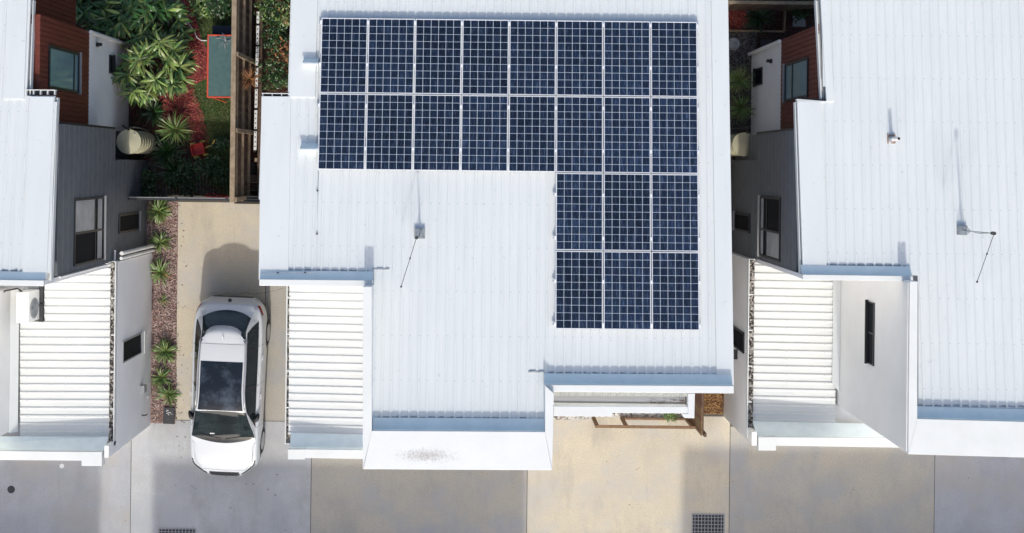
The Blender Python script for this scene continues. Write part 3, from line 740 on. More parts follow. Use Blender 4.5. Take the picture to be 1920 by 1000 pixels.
def wall_light(parent, X, side, px, py):
    y, z = W(px, py, X)
    MB().box(X, X + side*.05, y - .05, y + .05, z - .05, z + .05).box(X + side*.05, X + side*.14, y - .035, y + .035, z + .0, z + .12).build('wall_light', M['black'], parent)
wall_light(hr, XR_U + .02, -1, 1447, 115)
# downpipes at the back corners
MB().tube([(XR_U - .05, yRb - .04, 0), (XR_U - .05, yRb - .04, 3.1)], .045, 10).build('downpipe', M['plastic_white'], hr)
# garage of the right house
zgr = lambda x, y: 2.62 + .05 * (x - 6.6)
gR = pr([(1411, 492), (1566, 492), (1566, 793), (1411, 793)], zgr)
garage_roof(hr, gR, zgr, .05)
gyA = P(1403, 822, 2.8)[1]; gyB = W(1405, 487, XR_W)[0]
side_gutter(hr, XR_W - .02, XR_W + .10, gyA, gyB + .02, 2.76)
MB().box(XR_W, 14, P(1360, 780, 0)[1], yR0, 0, 2.58).build('garage_wall', M['render_warm'], hr)
hood(hr, 1422, 1720, (820, 822), (836, 840), 3.25, 1455, 845, zgr, 793, 'L')
y_s0 = P(1360, 780, 0)[1]
MB().prism([(XR_W, y_s0), (XR_W + .12, y_s0), (XR_W + .12, y_s0 + .32), (XR_W, y_s0 + .32)], 3.18, bottom=2.585).build('garage_wall', M['render_warm'], hr)
# tall wall of its main wing, facing left
XM = min(P(1706, 528, ztRM)[0], P(1703, 852, ztRM)[0]) - .012
ymf = P(1703, 852, ztRM)[1] + .02
MB().box(XM, XM + .12, ymf + .03, -2.3, 2.3, ztRM - .07).build('wing_wall', M['render_warm'], hr)
MB().add([(XM - .004, ymf + .35, 2.9), (XM - .004, -2.2, 2.9), (XM - .15, -2.2, zgr(XM, 0) + .034), (XM - .15, ymf + .55, zgr(XM, 0) + .034)], [(0,1,2,3)]).build('flashing', M['cap'], hr)
window(hr, XM, -1, 1628, 1640, 566, 684, 'glass_dark', 'frame_dark', mull=.5, fr=.025, label='tall slit window in the blank white wing wall')
window(hr, XR_W, -1, 1375, 1396, 617, 656, 'glass_dark', 'frame_dark', label='small dark window low in the garage wall')
yq, zq = W(1383, 665, XR_W)
MB().box(XR_W, XR_W - .1, yq - .12, yq + .12, zq - .05, zq).box(XR_W, XR_W - .1, yq - .12, yq - .09, zq - .2, zq).build('bracket', M['darkmetal'], hr)
# vent pipe and antenna of the right roof
vx, vy, vz = PR(1671, 261, zr)
v = empty('vent_pipe', (vx, vy, vz), 'white vent pipe in a rusty square collar on the right roof', 'vent pipe')
MB().box(vx-.085, vx+.085, vy-.095, vy+.095, vz - .01, vz+.02).build('collar', M['rust'], v)
MB().cyl(vx, vy, vz+.02, vz+.1, .075, 20, .055).build('boot', M['closure'], v)
MB().tube([(vx, vy, vz), (vx+.005, vy, vz+.42)], .04, 14).build('pipe', M['plastic_white'], v, smooth=False)
MB().cyl(vx+.005, vy, vz+.42, vz+.425, .03, 14).build('opening', M['black'], v)
antenna((1803, 432), (1864, 438), (1832, 529), zr, 1.4, 'television antenna on a long leaning mast, on the right roof', bw=.2)

# ------------------------------------------------------------------ the left house
hl = empty('house', (-12, 0, 0), 'white house at the left edge, an air conditioner beside its garage roof', 'house', 'white houses side by side')
zl_ = lambda x, y: 6.5 - 0.101 * y
polyL = pr([(-200, -160), (64, -160), (50, 180), (103, 180), (95, 512), (-200, 505)], zl_)
ribbed('roof', polyL, zl_, hl, M['roof'], phase=.08)
band(hl, zl_, -200, 82, (522, 526), (532, 537), .14, low=3.0, strip=14)
barge(hl, [(58, -160), (46, 186)], zl_, .42, -1, drop=.1)
barge(hl, [(102, 182), (88, 524)], zl_, .5, -1, drop=.1)
eave_gutter(hl, [(54, 0), (48, 178)], zl_, 1, .09)
eave_gutter(hl, [(99, 183), (87, 527)], zl_, 1, .09)
q0 = PR(49, 172, zl_); q1 = PR(104, 175, zl_)
mb = MB(); mb.box(q0[0], q1[0], q0[1] + .03, q0[1] + .045, q0[2] - .1, q0[2] + .02)
for k in range(5):
    xx = q0[0] + (q1[0] - q0[0]) * (0.0 + .24 * k); mb.box(xx, xx + .015, q0[1] - .06, q0[1] + .03, q0[2] - .1, q0[2] + .018)
mb.build('gutter', M['cap'], hl)
MB().box(q0[0], q1[0], q0[1] - .06, q0[1] + .029, q0[2] - .12, q0[2] - .07).build('gutter_floor', M['black'], hl)
XL_U, XL_G, XL_W = -9.48, -8.97, -8.82
yL0 = W(215, 490, XL_G)[0]; yL1 = W(200, 241, XL_G)[0]; yLb = W(160, 56, XL_U)[0]
MB().box(XL_U - .02, -15, yL1 - .3, yLb, 0, 3.1).build('wall', M['render'], hl)
cladding_wall('upper_wall', hl, M['redclad'], XL_U, 1, -15, yL1 - .3, yLb, 3.1, zl_(0, yLb) - .1, board=.11)
cladding_wall('grey_wall', hl, M['greyclad'], XL_G, 1, -15, yL0, yL1, 2.66, zl_(0, yL1) - .1, board=.3, vertical=False)
ylow = W(245, 300, XL_G)[0]
cladding_wall('grey_wall', hl, M['greyclad'], XL_G - .004, 1, -15, yL0, ylow, 0, 2.656, board=.3, vertical=False)
MB().box(XL_G - .5, -15, ylow, yL1, 0, 2.65).build('undercroft_wall', M['greyclad'], hl)
MB().box(XL_G - .05, XL_G, yL1 + .001, yL1 + .05, 2.66, 6.2).build('corner_shade', M['frame_dark'], hl)  # dark strip put in for the shadow beside the grey block
# rear screen of red boards further back
cladding_wall('balcony_screen', hl, M['redclad'], -10.0, 1, -10.08, yLb + .02, yLb + 1.0, 2.6, 5.6, board=.11)
MB().box(-15, -10.1, yLb, yLb + 1.0, 2.3, 2.6).build('balcony_floor', M['redclad'], hl)
MB().tube([(XL_U + .05, yLb - .03, 0), (XL_U + .05, yLb - .03, 3.15)], .05, 10).build('downpipe', M['plastic_white'], hl)
window(hl, XL_U, 1, 90, 147, 92, 171, 'glass_blue', 'frame_dark', transom=.17, fr=.06, label='wide pale blue window in the red cladding')
window(hl, XL_U - .02, 1, 204, 211, 104, 138, 'glass_dark', 'frame_dark', label='narrow slit window in the white wall')
wall_light(hl, XL_U - .02, 1, 181, 84)
w_, (yl, yh, zl, zh) = window(hl, XL_G, 1, 138, 193, 371, 493, 'glass_dark', 'frame_dark', mull=.48, transom=.30, fr=.045, label='tall grey framed window with a white blind')
MB().box(XL_G + .010, XL_G + .014, yl + (yh-yl)*.5, yh - .05, zl + .62, zh - .05).build('blind', M['blind_reflection'], w_)
MB().box(XL_G + .010, XL_G + .014, yl + .05, yh - .05, zl + .1, zl + .4).build('blind', M['blind_reflection'], w_)  # pale strip painting the reflections in the lower pane
window(hl, XL_G, 1, 222, 259, 400, 435, 'glass_dark', 'frame_dark', label='small dark window low in the grey wall')
# garage
zgl = lambda x, y: 2.86 - .04 * (x + 8.9)
gL = pr([(84, 480), (208, 480), (208, 818), (38, 818), (38, 604), (84, 604)], zgl)
garage_roof(hl, gL, zgl, .02)
side_gutter(hl, XL_W + .0, XL_W - .11, P(213, 837, 3.0)[1], yL0 + .03, 2.98)
yw0 = P(282, 797, 0)[1]
MB().box(XL_W, -15, yw0, yL0, 0, 2.8).build('garage_wall', M['render'], hl)
MB().box(XL_W, XL_W - .1, yw0, yw0 + .28, 2.803, 3.36).build('garage_wall', M['render'], hl)
hood(hl, -200, 191, (844, 847.5), (861, 864), 3.4, 153, 874, zgl, 818, 'R')
# white side flashing beside the tall wing wall, and the wing wall itself
XMl = P(25, 680, 2.9)[0]
MB().box(XMl, -15, P(0, 805, 2.9)[1], P(0, 540, 2.9)[1], 2.5, 6.6).build('wing_wall', M['render_warm'], hl)
a1 = P(26, 590, 3.0); a2 = P(38, 590, 2.9)
MB().add([(XMl + .003, P(0, 810, 3)[1], 3.12), (XMl + .003, P(0, 540, 3)[1], 3.12), (a2[0], P(0, 540, 3)[1], 2.97), (a2[0], P(0, 810, 3)[1], 2.97)], [(0,1,2,3)]).build('flashing', M['cap'], hl)
# downpipe crossing the grey corner and white corner strip
MB().tube([(XL_G + .03, yL0 - .03, 2.9), (XL_G + .03, yL0 - .03, 6.25)], .022, 8).build('corner_strip', M['plastic_white'], hl)
MB().tube([(XL_G + .03, yL0 - .03, 2.9), (XL_G + .06, yL0 + .05, 2.8), (XL_G + .06, yL0 + .28, 2.78)], .022, 8).build('corner_strip', M['plastic_white'], hl)
MB().tube([(XL_W + .05, yL0 + .08, 0), (XL_W + .05, yL0 + .08, 2.75)], .04, 10).tube([(XL_W + .05, yL0 + .2, 0), (XL_W + .05, yL0 + .2, 2.72)], .05, 10).build('downpipe', M['plastic_white'], hl)
w_, (yl, yh, zl, zh) = window(hl, XL_W, 1, 229, 264, 632, 672, 'glass_dark', 'frame_grey', fr=.03, label='small dark window in the white garage wall')
MB().box(XL_W, XL_W + .09, yl - .02, yh + .02, zl - .12, zl - .036).build('ledge', M['cap'], w_)
yq, zq = W(264, 729, XL_W)
MB().box(XL_W, XL_W + .12, yq - .09, yq + .09, zq - .12, zq + .1).build('meter_box', M['frame_grey'], hl)
yq, zq = W(266, 779, XL_W)
MB().tube([(XL_W, yq, zq), (XL_W + .1, yq, zq), (XL_W + .1, yq, zq - .12)], .018, 6).build('tap', M['black'], hl)
yq, zq = W(275, 745, XL_W)
MB().tube([(XL_W + .03, yq, zq), (XL_W + .03, yq, zq - .45), (XL_W + .06, yq + .12, zq - .5)], .012, 6).build('pipe', M['plastic_white'], hl)
# flat tray under the air conditioner
xa, ya = P(40, 604, 2.9); xb, yb_ = P(84, 536, 2.9)
MB().box(xa, xb, ya, yb_ + .4, 2.6, 2.88).build('roof_tray', M['closure'], hl)
MB().box(xb - .12, xb - .02, ya + .02, yb_, 2.88, 2.96).box(xb - .12, xb - .02, ya + .4, ya + .44, 2.96, 3.0).build('roof_tray_kerb', M['darkmetal'], hl)

# air conditioner
ax, ay = P(50, 574, 3.3)
ac = empty('air_conditioner', (ax, ay, 2.88), 'white outdoor air conditioner with a round fan grille, above the left garage', 'air conditioner')
ax0, ax1 = ax - .13, ax + .17; ay0, ay1 = ay - .36, ay + .36
MB().box(ax0, ax1, ay0, ay1, 2.95, 3.6).build('casing', M['plastic_white'], ac, bevel=.02)
for s in (ay0 + .1, ay1 - .14): MB().box(ax0, ax1 + .03, s, s + .04, 2.88, 2.95).build('foot', M['darkmetal'], ac)
mb = MB()
for k in range(1, 8):
    r = .028 * k + .02; pts = [(ax1 + .012, ay - .05 + r*math.cos(t*math.pi/12), 3.27 + r*math.sin(t*math.pi/12)) for t in range(25)]
    mb.tube(pts, .005, 5)
for k in range(8):
    t = k*math.pi/4; mb.tube([(ax1 + .012, ay - .05, 3.27), (ax1 + .012, ay - .05 + .24*math.cos(t), 3.27 + .24*math.sin(t))], .005, 4)
mb.build('fan_grille', M['closure'], ac)
MB().tube([(ax1 - .01, ay - .05, 3.27), (ax1 + .004, ay - .05, 3.27)], .25, 32).build('fan_well', M['frame_grey'], ac)
MB().tube([(ax0 + .1, ay1, 3.5), (ax0 + .0, ay1 + .08, 3.52), (ax0 - .3, ay1 + .02, 3.5), (ax0 - .45, ay1 - .08, 3.4)], .02, 8).build('hose', M['black'], ac)

# ------------------------------------------------------------------ houses across the lane (they throw the shade on the lane)
def far_house(x0, x1, label, y1=-16.1, h=6.35):
    c = empty('house', ((x0+x1)/2, y1, 0), label, 'house', 'houses across the lane')
    MB().box(x0 + .15, x1 - .15, y1 - 9, y1 - .15, 0, h - .25).build('wall', M['render'], c)
    ribbed('roof', [(x0, y1 - 9.2), (x1, y1 - 9.2), (x1, y1), (x0, y1)], lambda x, y: h - .05*(y1 - y) , c, M['roof'], minor=False)
    MB().box(x0 + .6, x1 - .6, y1 - .15, y1 - .11, .1, 2.4).build('garage_door', M['greyclad'], c)
sh = lambda px: P(px, 940)[0] + (7.8) * math.tan(R(SUN_LEAN)) * 1.0
far_house(sh(-420), sh(189), 'plain white house across the lane, out of the picture at its lower left')
far_house(sh(287), sh(986), 'plain white house across the lane, out of the picture below its middle')
far_house(sh(1279), sh(2200), 'plain white house across the lane, out of the picture at its lower right', y1=-15.6)

# ------------------------------------------------------------------ drains and covers
def grate(px0, px1, py0, py1, label):
    x0, y1 = P(px0, py0); x1, y0 = P(px1, py1)
    g = empty('drain_grate', ((x0+x1)/2, (y0+y1)/2, 0), label, 'drain', 'drain grates in the lane')
    MB().box(x0, x1, y0, y1, .001, .004).build('pit', M['black'], g)
    mb = MB().box(x0, x1, y0, y0+.03, .0045, .016).box(x0, x1, y1-.03, y1, .0045, .016).box(x0, x0+.03, y0+.03, y1-.03, .0045, .016).box(x1-.03, x1, y0+.03, y1-.03, .0045, .016)
    n = int((x1-x0)/.088)
    for k in range(1, n): xx = x0 + (x1-x0)*k/n; mb.box(xx-.008, xx+.008, y0+.03, y1-.03, .005, .013)
    n = int((y1-y0)/.088)
    for k in range(1, n): yy = y0 + (y1-y0)*k/n; mb.box(x0+.03, x1-.03, yy-.007, yy+.007, .0052, .0145)
    mb.build('bars', M['frame_grey'], g)
grate(297, 367, 990, 1052, 'square steel drain grate below the white car')
grate(1297, 1358, 963, 1024, 'square steel drain grate at the lower right of the beige concrete')
x, y = P(21, 918); tag(MB().cyl(x, y, -.01, .008, .1, 28).cyl(x, y, .008, .011, .085, 28).build('inspection_cover', M['darkmetal']), 'small round dark cover in the lane at the lower left', 'cover')
x, y = P(116, 874); tag(MB().cyl(x, y, -.01, .008, .062, 24).cyl(x, y, .008, .012, .03, 16).build('drain_cover', M['plastic_white']), 'small round white drain cover in the lane under the left garage front', 'cover')
def meter_cover(px0, px1, py0, py1, rz, label):
    x0, y1 = P(px0, py0); x1, y0 = P(px1, py1)
    g = empty('meter_cover', ((x0+x1)/2, (y0+y1)/2, 0), label, 'meter cover', 'black meter covers in the beds', rz=rz)
    w, h = (x1-x0)/2, (y1-y0)/2
    MB().box(-w, w, -h, h, -.02, .05).build('lid', M['darkmetal'], g, bevel=.015)
    mb = MB()
    for k in range(7):
        a = random.uniform(-w*.6, w*.3); b = h*.3 + random.uniform(-.05, .08); mb.box(a, a + random.uniform(.02, .06), b, b + random.uniform(.006, .02), .0502, .053)
    mb.build('marking', M['plastic_white'], g)
meter_cover(307, 328, 763, 795, R(-2), 'black meter cover at the foot of the gravel bed by the driveway')
meter_cover(1342, 1356, 749, 777, R(0), 'black meter cover in the brown bark bed on the right')
# cracks
mb = MB()
def crack(pts):
    for i in range(len(pts)-1):
        a = P(*pts[i], .001); b = P(*pts[i+1], .001); d = Vector((b[0]-a[0], b[1]-a[1])); n = Vector((-d.y, d.x)).normalized()*.004
        mb.add([(a[0]-n.x, a[1]-n.y, .0015), (b[0]-n.x, b[1]-n.y, .0015), (b[0]+n.x, b[1]+n.y, .0015), (a[0]+n.x, a[1]+n.y, .0015)], [(0,1,2,3)])
crack([(392, 552), (404, 549), (412, 554), (426, 550), (440, 553), (460, 549), (478, 552), (500, 548), (512, 546), (531, 541)])
crack([(500, 560), (502, 575), (506, 585), (505, 596)])
crack([(327, 908), (331, 913)]); crack([(358, 910), (364, 915), (368, 918)])
mb.build('concrete_cracks', M['joint'], kind='structure')

# ------------------------------------------------------------------ fences
def paling_fence(name, label, X, y0, y1, h, m_pal, m_rail, face, z_rails, posts, pw_=.09, gap=.006, cap=True, cat='fence'):
    f = empty(name, (X, (y0+y1)/2, 0), label, cat)
    mb = MB(); y = y0
    while y < y1:
        hh = h + random.uniform(-.015, .01); mb.box(X - .009, X + .009, y, min(y + pw_, y1), 0.03, hh); y += pw_ + gap
    mb.build('palings', m_pal, f)
    for z in z_rails: MB().box(X + face*.01, X + face*.075, y0, y1, z - .045, z + .02).build('rail', m_rail, f)
    for p in posts: MB().box(X + face*.012, X + face*.13, p - .05, p + .05, 0, h - .03).build('post', m_rail, f)
    if cap: MB().box(X - .03, X + face*.09, y0, y1, h + .012, h + .04).build('cap', m_rail, f)
    return f
XF = -6.2
fy0 = P(430, 380, 2.4)[1]
paling_fence('timber_fence', 'tall weathered brown timber fence along the back garden', XF, fy0, 5.2, 2.35, M['timber'], M['timber_pale'], 1, (.5, 1.3, 2.05),
             [P(440, py, 1.5)[1] for py in (-50, 107, 246, 372)], cap=True)
# second low timber edge and planks to the right of it
f2 = empty('timber_retaining_edge', (-5.98, 1, 0), 'low dark timber retaining edge right of the tall fence', 'garden edging')
MB().box(-5.92, -5.83, fy0 + .1, 5.2, 0, .55).build('board', M['timber'], f2)
for py in (60, 150, 300): y = P(470, py, .4)[1]; MB().box(-5.99, -5.925, y - .05, y + .05, 0, .6).build('post', M['timber_pale'], f2)
# slotted white rail lying above the planting
ra = empty('slotted_rail', (-5.55, 1.5, 0), 'long white slotted metal rail between the timber fence and the middle house', 'rail')
a = P(484, 22, .7); b = P(478, 286, .7)
n = 60; mb = MB(); hol = MB()
for k in range(n):
    t0, t1 = k/n, (k+1)/n
    x0 = a[0] + (b[0]-a[0])*t0; y0 = a[1] + (b[1]-a[1])*t0; y1 = a[1] + (b[1]-a[1])*t1
    if k % 9 == 5 : 
        hol.box(x0 - .03, x0 + .03, y0, y1, .68, .69); continue
    mb.box(x0 - .036, x0 + .036, y0, y1, .68, .70)
    if k % 2: hol.box(x0 - .015, x0 + .012, (y0+y1)/2 - .018, (y0+y1)/2 + .018, .7005, .703)
mb.build('channel', M['plastic_white'], ra); hol.build('slots', M['black'], ra)
for t in (.03, .35, .68, .97):
    x0 = a[0] + (b[0]-a[0])*t; y0 = a[1] + (b[1]-a[1])*t; MB().box(x0 - .02, x0 + .02, y0 - .02, y0 + .02, 0, .679).build('support', M['darkmetal'], ra)
# timber steps at the end of the strip
st = empty('timber_steps', (-5.5, -.6, 0), 'small dark timber steps by the corner of the middle house', 'steps')
for k, py in enumerate((335, 350, 364)):
    x0, y0 = P(468, py, .3); x1, _ = P(492, py, .3)
    MB().box(x0, x1, y0 - .09, y0 + .09, 0, .42 - .12*k).build('tread', M['timber'], st)
    MB().box(x0, x1, y0 - .11, y0 - .092, 0, .44 - .12*k).build('nosing', M['timber_pale'], st)
# dark fence across the end of the driveway
yF = P(330, 374, 1.55)[1]
f3 = empty('metal_fence', (-7.3, yF, 0), 'dark metal fence closing the garden at the end of the driveway', 'fence')
xa = P(233, 374, 1.6)[0]; xb = XF - .03
mb = MB(); x = xa
while x < xb:
    mb.box(x, min(x + .085, xb), yF - .012 + .006*math.sin(x*9), yF + .01, .04, 1.55); x += .09
mb.build('panel', M['darkmetal'], f3)
MB().box(xa, xb, yF - .025, yF + .025, 1.552, 1.59).build('top_rail', M['darkmetal'], f3)
MB().box(xa + .1, xb, yF + .026, yF + .05, 1.50, 1.585).build('upper_rail', M['frame_grey'], f3)
for px in (240, 330, 425):
    x = P(px, 376, 1.6)[0]; MB().box(x - .03, x + .03, yF - .031, yF + .031, 0, 1.62).build('post', M['darkmetal'], f3)
g4 = empty('dark_gate', (-5.6, yF - .05, 0), 'dark slatted gate between the timber fence and the middle house', 'gate')
xg0, xg1 = P(441, 380, 1.1)[0], P(489, 380, 1.1)[0]
for k in range(3): MB().box(xg0, xg1, yF - .10 + .07*k, yF - .05 + .07*k, .1, 1.2 - .04*k).build('slat', M['darkmetal'], g4)
MB().box(xg0, xg1, yF - .112, yF - .102, .9, 1.22).build('edge', M['timber_pale'], g4)

# timber framed screen and fence in front of the right wing
sc = empty('timber_frame_screen', (P(1200, 790)[0], P(1200, 782)[1], 0), 'low open timber frame screen on the beige concrete under the awning', 'screen')
ys = P(1200, 784, 0)[1]; hS = 1.0
x0 = P(1116, 802, hS)[0]; x1 = P(1303, 803, hS)[0]
ys = P(1200, 801, hS)[1]
MB().box(x0, x1 + .02, ys - .035, ys + .035, hS - .04, hS).build('top_rail', M['timber_brown'], sc)
for px in (1120, 1175, 1300):
    x = P(px, 801, hS)[0]; MB().box(x - .045, x + .045, ys - .03, ys + .03, 0, hS - .042).build('post', M['timber_brown'], sc)
MB().box(P(1175, 801, hS)[0] + .05, x1 - .05, ys - .02, ys + .03, .02, .09).build('bottom_rail', M['timber_brown'], sc)
XS = P(1317, 770, 1.75)[0]
ya_, yb_ = P(1317, 818, 1.75)[1], P(1317, 725, 1.75)[1]
fs_ = empty('slatted_fence', (XS, (ya_+yb_)/2, 0), 'brown timber paling fence beside the bark bed on the right', 'fence')
mb = MB(); y = ya_
while y < yb_: mb.box(XS - .02, XS, y, y + .085, .02, 1.75 + random.uniform(-.01, .01)); y += .093
mb.build('palings', M['timber_brown'], fs_)
for z in (.4, 1.1, 1.6): MB().box(XS + .002, XS + .06, ya_, yb_, z - .04, z + .04).build('rail', M['timber'], fs_)
MB().box(XS + .062, XS + .12, ya_ - .03, ya_ + .06, 0, 1.72).build('post', M['timber'], fs_)

# ------------------------------------------------------------------ water tanks
def tank(px, py, h, r, label, taps=True):
    x, y = P(px, py, h)
    t = empty('water_tank', (x, y, 0), label, 'water tank', 'round beige water tanks')
    mb = MB(); 
    n = 14
    pts = [(x, y, h*k/n) for k in range(n+1)]
    mb.cyl(x, y, 0, h - .05, r - .012, 40)
    for k in range(6): z = .12 + k*(h-.25)/6; mb.cyl(x, y, z, z + .06, r, 40)
    mb.build('shell', M['tank'], t, smooth=False)
    MB().cyl(x, y, h - .05, h - .02, r + .015, 44).cyl(x, y, h - .02, h + .03, r, 44, .04).build('lid', M['tank'], t)
    MB().tube([(x + r*.5, y + r*.62, h), (x + r*.5, y + r*.62, h + .04)], .012, 8).build('plug', M['plastic_white'], t)
    return t, x, y
t1, tx, ty = tank(241, 266, 1.5, .30, 'beige round water tank by the grey wall of the left house')
MB().tube([(XL_G - .3, ty + .42, 1.2), (XL_G - .05, ty + .3, 1.5), (XL_G + .05, ty + .38, 1.52), (tx + .0, ty + .38, 1.5), (tx + .25, ty + .36, 1.45), (tx + .4, ty + .3, 1.1)], .022, 8).build('inlet_pipe', M['black'], t1, smooth=True)
t2, tx2, ty2 = tank(1396, 271, 1.5, .29, 'beige round water tank half hidden by the middle roof')
MB().tube([(XR_G - .02, ty2 + .25, 1.9), (XR_G - .02, ty2 + .45, 1.85), (tx2, ty2 + .42, 1.6), (tx2 - .2, ty2 + .4, 1.4)], .022, 8).build('inlet_pipe', M['black'], t2, smooth=True)

# ------------------------------------------------------------------ garden things
# teal table with an orange frame
x0, y1 = P(389, 65, .75); x1, y0 = P(437, 184, .75)
tb = empty('garden_table', ((x0+x1)/2, (y0+y1)/2, 0), 'long teal topped table with an orange frame against the timber fence', 'table')
MB().box(x0 + .035, x1 - .035, y0 + .035, y1 - .035, .72, .742).build('table_top', M['teal'], tb)
MB().box(x0, x1, y0, y0 + .035, .68, .75).box(x0, x1, y1 - .035, y1, .68, .75).box(x0, x0 + .035, y0 + .035, y1 - .035, .68, .75).box(x1 - .035, x1, y0 + .035, y1 - .035, .68, .75).build('frame', M['orange'], tb)
for (xx, yy) in ((x0 + .02, y0 + .02), (x1 - .06, y0 + .02), (x0 + .02, y1 - .06), (x1 - .06, y1 - .06)):
    MB().box(xx, xx + .04, yy, yy + .04, 0, .68).build('leg', M['orange'], tb)
MB().tube([(x0 + .05, y0 + .04, .66), (x0 + .35, y0 - .08, .05)], .015, 6).build('brace', M['orange'], tb)
a0, b1 = P(400, 50, .5); a1, b0 = P(440, 64, .5)
bx_ = empty('navy_crate', ((a0+a1)/2, (b0+b1)/2, 0), 'dark navy storage box behind the teal table', 'box')
MB().box(a0, a1, b0, b1, 0, .48).build('body', M['navy'], bx_, bevel=.01)
MB().box(a0 - .02, a1, b0 - .01, b1 + .02, .482, .52).build('lid', M['navy'], bx_, bevel=.01)
mb = MB(); cx, cy = P(424, 78, .78)
for k in range(16):
    a = random.uniform(0, 6.28); r1 = random.uniform(.08, .3)
    mb.tube([(cx, cy, .77), (cx + r1*.5*math.cos(a), cy + r1*.5*math.sin(a), .82), (cx + r1*math.cos(a+.4), cy + r1*math.sin(a+.4), .775)], .005, 4)
tag(mb.build('twig_bundle', M['closure']), 'small tangle of grey twigs on the corner of the teal table', 'twigs')
# hose
hz = [(302, -12), (330, 18), (352, 42), (365, 60), (369, 70), (377, 76), (389, 77)]
tag(MB().tube([(*P(a, b, .03), .03 if i < 6 else .1) for i, (a, b) in enumerate(hz)], .016, 8).build('garden_hose', M['plastic_white'], smooth=True), 'thin white hose lying over the red mulch', 'hose')
# red toy cart
x, y = P(371, 280, .25)
ct = empty('toy_cart', (x, y, 0), 'small red toy cart with yellow wheels on the dark lawn', 'toy cart', rz=R(14)); ct.scale = (1.3, 1.3, 1.3)
mb = MB().box(-.13, .13, -.11, .11, .10, .115).box(-.13, .13, -.11, -.095, .115, .24).box(-.13, .13, .095, .11, .115, .24).box(-.13, -.115, -.095, .095, .115, .24).box(.115, .13, -.095, .095, .115, .24)
mb.build('tray', M['red'], ct)
for sx in (-.1, .1):
    for sy in (-.14, .14): MB().tube([(sx, sy - .02, .07), (sx, sy + .02, .07)], .06, 16).build('wheel', M['yellow'], ct)
MB().tube([(.13, 0, .1), (.28, .02, .12), (.4, .1, .3)], .012, 6).build('handle', M['yellow'], ct)

# ------------------------------------------------------------------ plants
def leaf(mb, base, az, el, L, w, droop, segs=4):
    """one blade: arching ribbon with a fold"""
    p = Vector(base); d = Vector((math.cos(az)*math.cos(el), math.sin(az)*math.cos(el), math.sin(el)))
    side = Vector((-math.sin(az), math.cos(az), 0)); rows = []
    tw = random.uniform(-.5, .5); st_ = L / segs
    for i in range(segs + 1):
        t = i / segs; ww = w * (math.sin(math.pi * min(1, t*.92 + .08)) ** .8) * .5
        nrm = side.cross(d).normalized()
        s2 = (side * math.cos(tw) + nrm * math.sin(tw))
        rows.append((p - s2*ww, p - nrm * ww * .25, p + s2*ww))
        e = el - droop * (t + .5/segs)
        d = Vector((math.cos(az)*math.cos(e), math.sin(az)*math.cos(e), math.sin(e)))
        p = p + d * st_
    vs = [v for r in rows for v in r]; fs = []
    for i in range(segs):
        fs += [(i*3, i*3+1, i*3+4, i*3+3), (i*3+1, i*3+2, i*3+5, i*3+4)]
    mb.add(vs, fs)
def strappy(px, py, r, label, n=70, m='leaf_palm', group='strappy plants in the gravel bed', z=0, h=.25, name='strappy_plant', w=.035, cat='plant'):
    x, y = P(px, py, h*.7)
    c = empty(name, (x, y, z), label, cat, group)
    mb = MB()
    for k in range(n):
        az = random.uniform(0, 6.283); el = random.uniform(.25, 1.35)
        leaf(mb, (x + random.uniform(-.03, .03), y + random.uniform(-.03, .03), z + .03), az, el, r*random.uniform(.8, 1.25), w*random.uniform(.7, 1.3), random.uniform(.7, 1.5), 5)
    mb.build('foliage', M[m], c, smooth=True)
    mb = MB()
    for k in range(n // 4):
        leaf(mb, (x, y, z + .02), random.uniform(0, 6.283), random.uniform(.1, .5), r*random.uniform(.6, 1.0), w*.8, 1.0, 4)
    mb.build('old_leaves', M['leaf_dry' if m != 'leaf_dark' else 'leaf_dark'], c, smooth=True)
    MB().cyl(x, y, z, z + .08, .035, 8).build('stem', M['stem'], c)
for (px, py, r, lab) in ((296, 396, .36, 'topmost strappy plant of the gravel bed, next to the dark metal fence'), (299, 455, .36, 'bushy strappy plant second from the top of the gravel bed'),
        (299, 510, .40, 'strappy plant overlapping the corner of the white garage wall'), (308, 660, .36, 'strappy plant beside the small window of the white garage wall'),
        (300, 710, .34, 'strappy plant beside the grey meter box'), (314, 740, .34, 'lowest strappy plant, just above the black meter cover')):
    strappy(px, py, r*random.uniform(.82, 1.12), lab, n=random.choice((55, 75, 100)), w=random.choice((.024, .032, .04)))
strappy(303, 565, .2, 'small yellowish seedling in the middle of the gravel bed', n=16, w=.02)

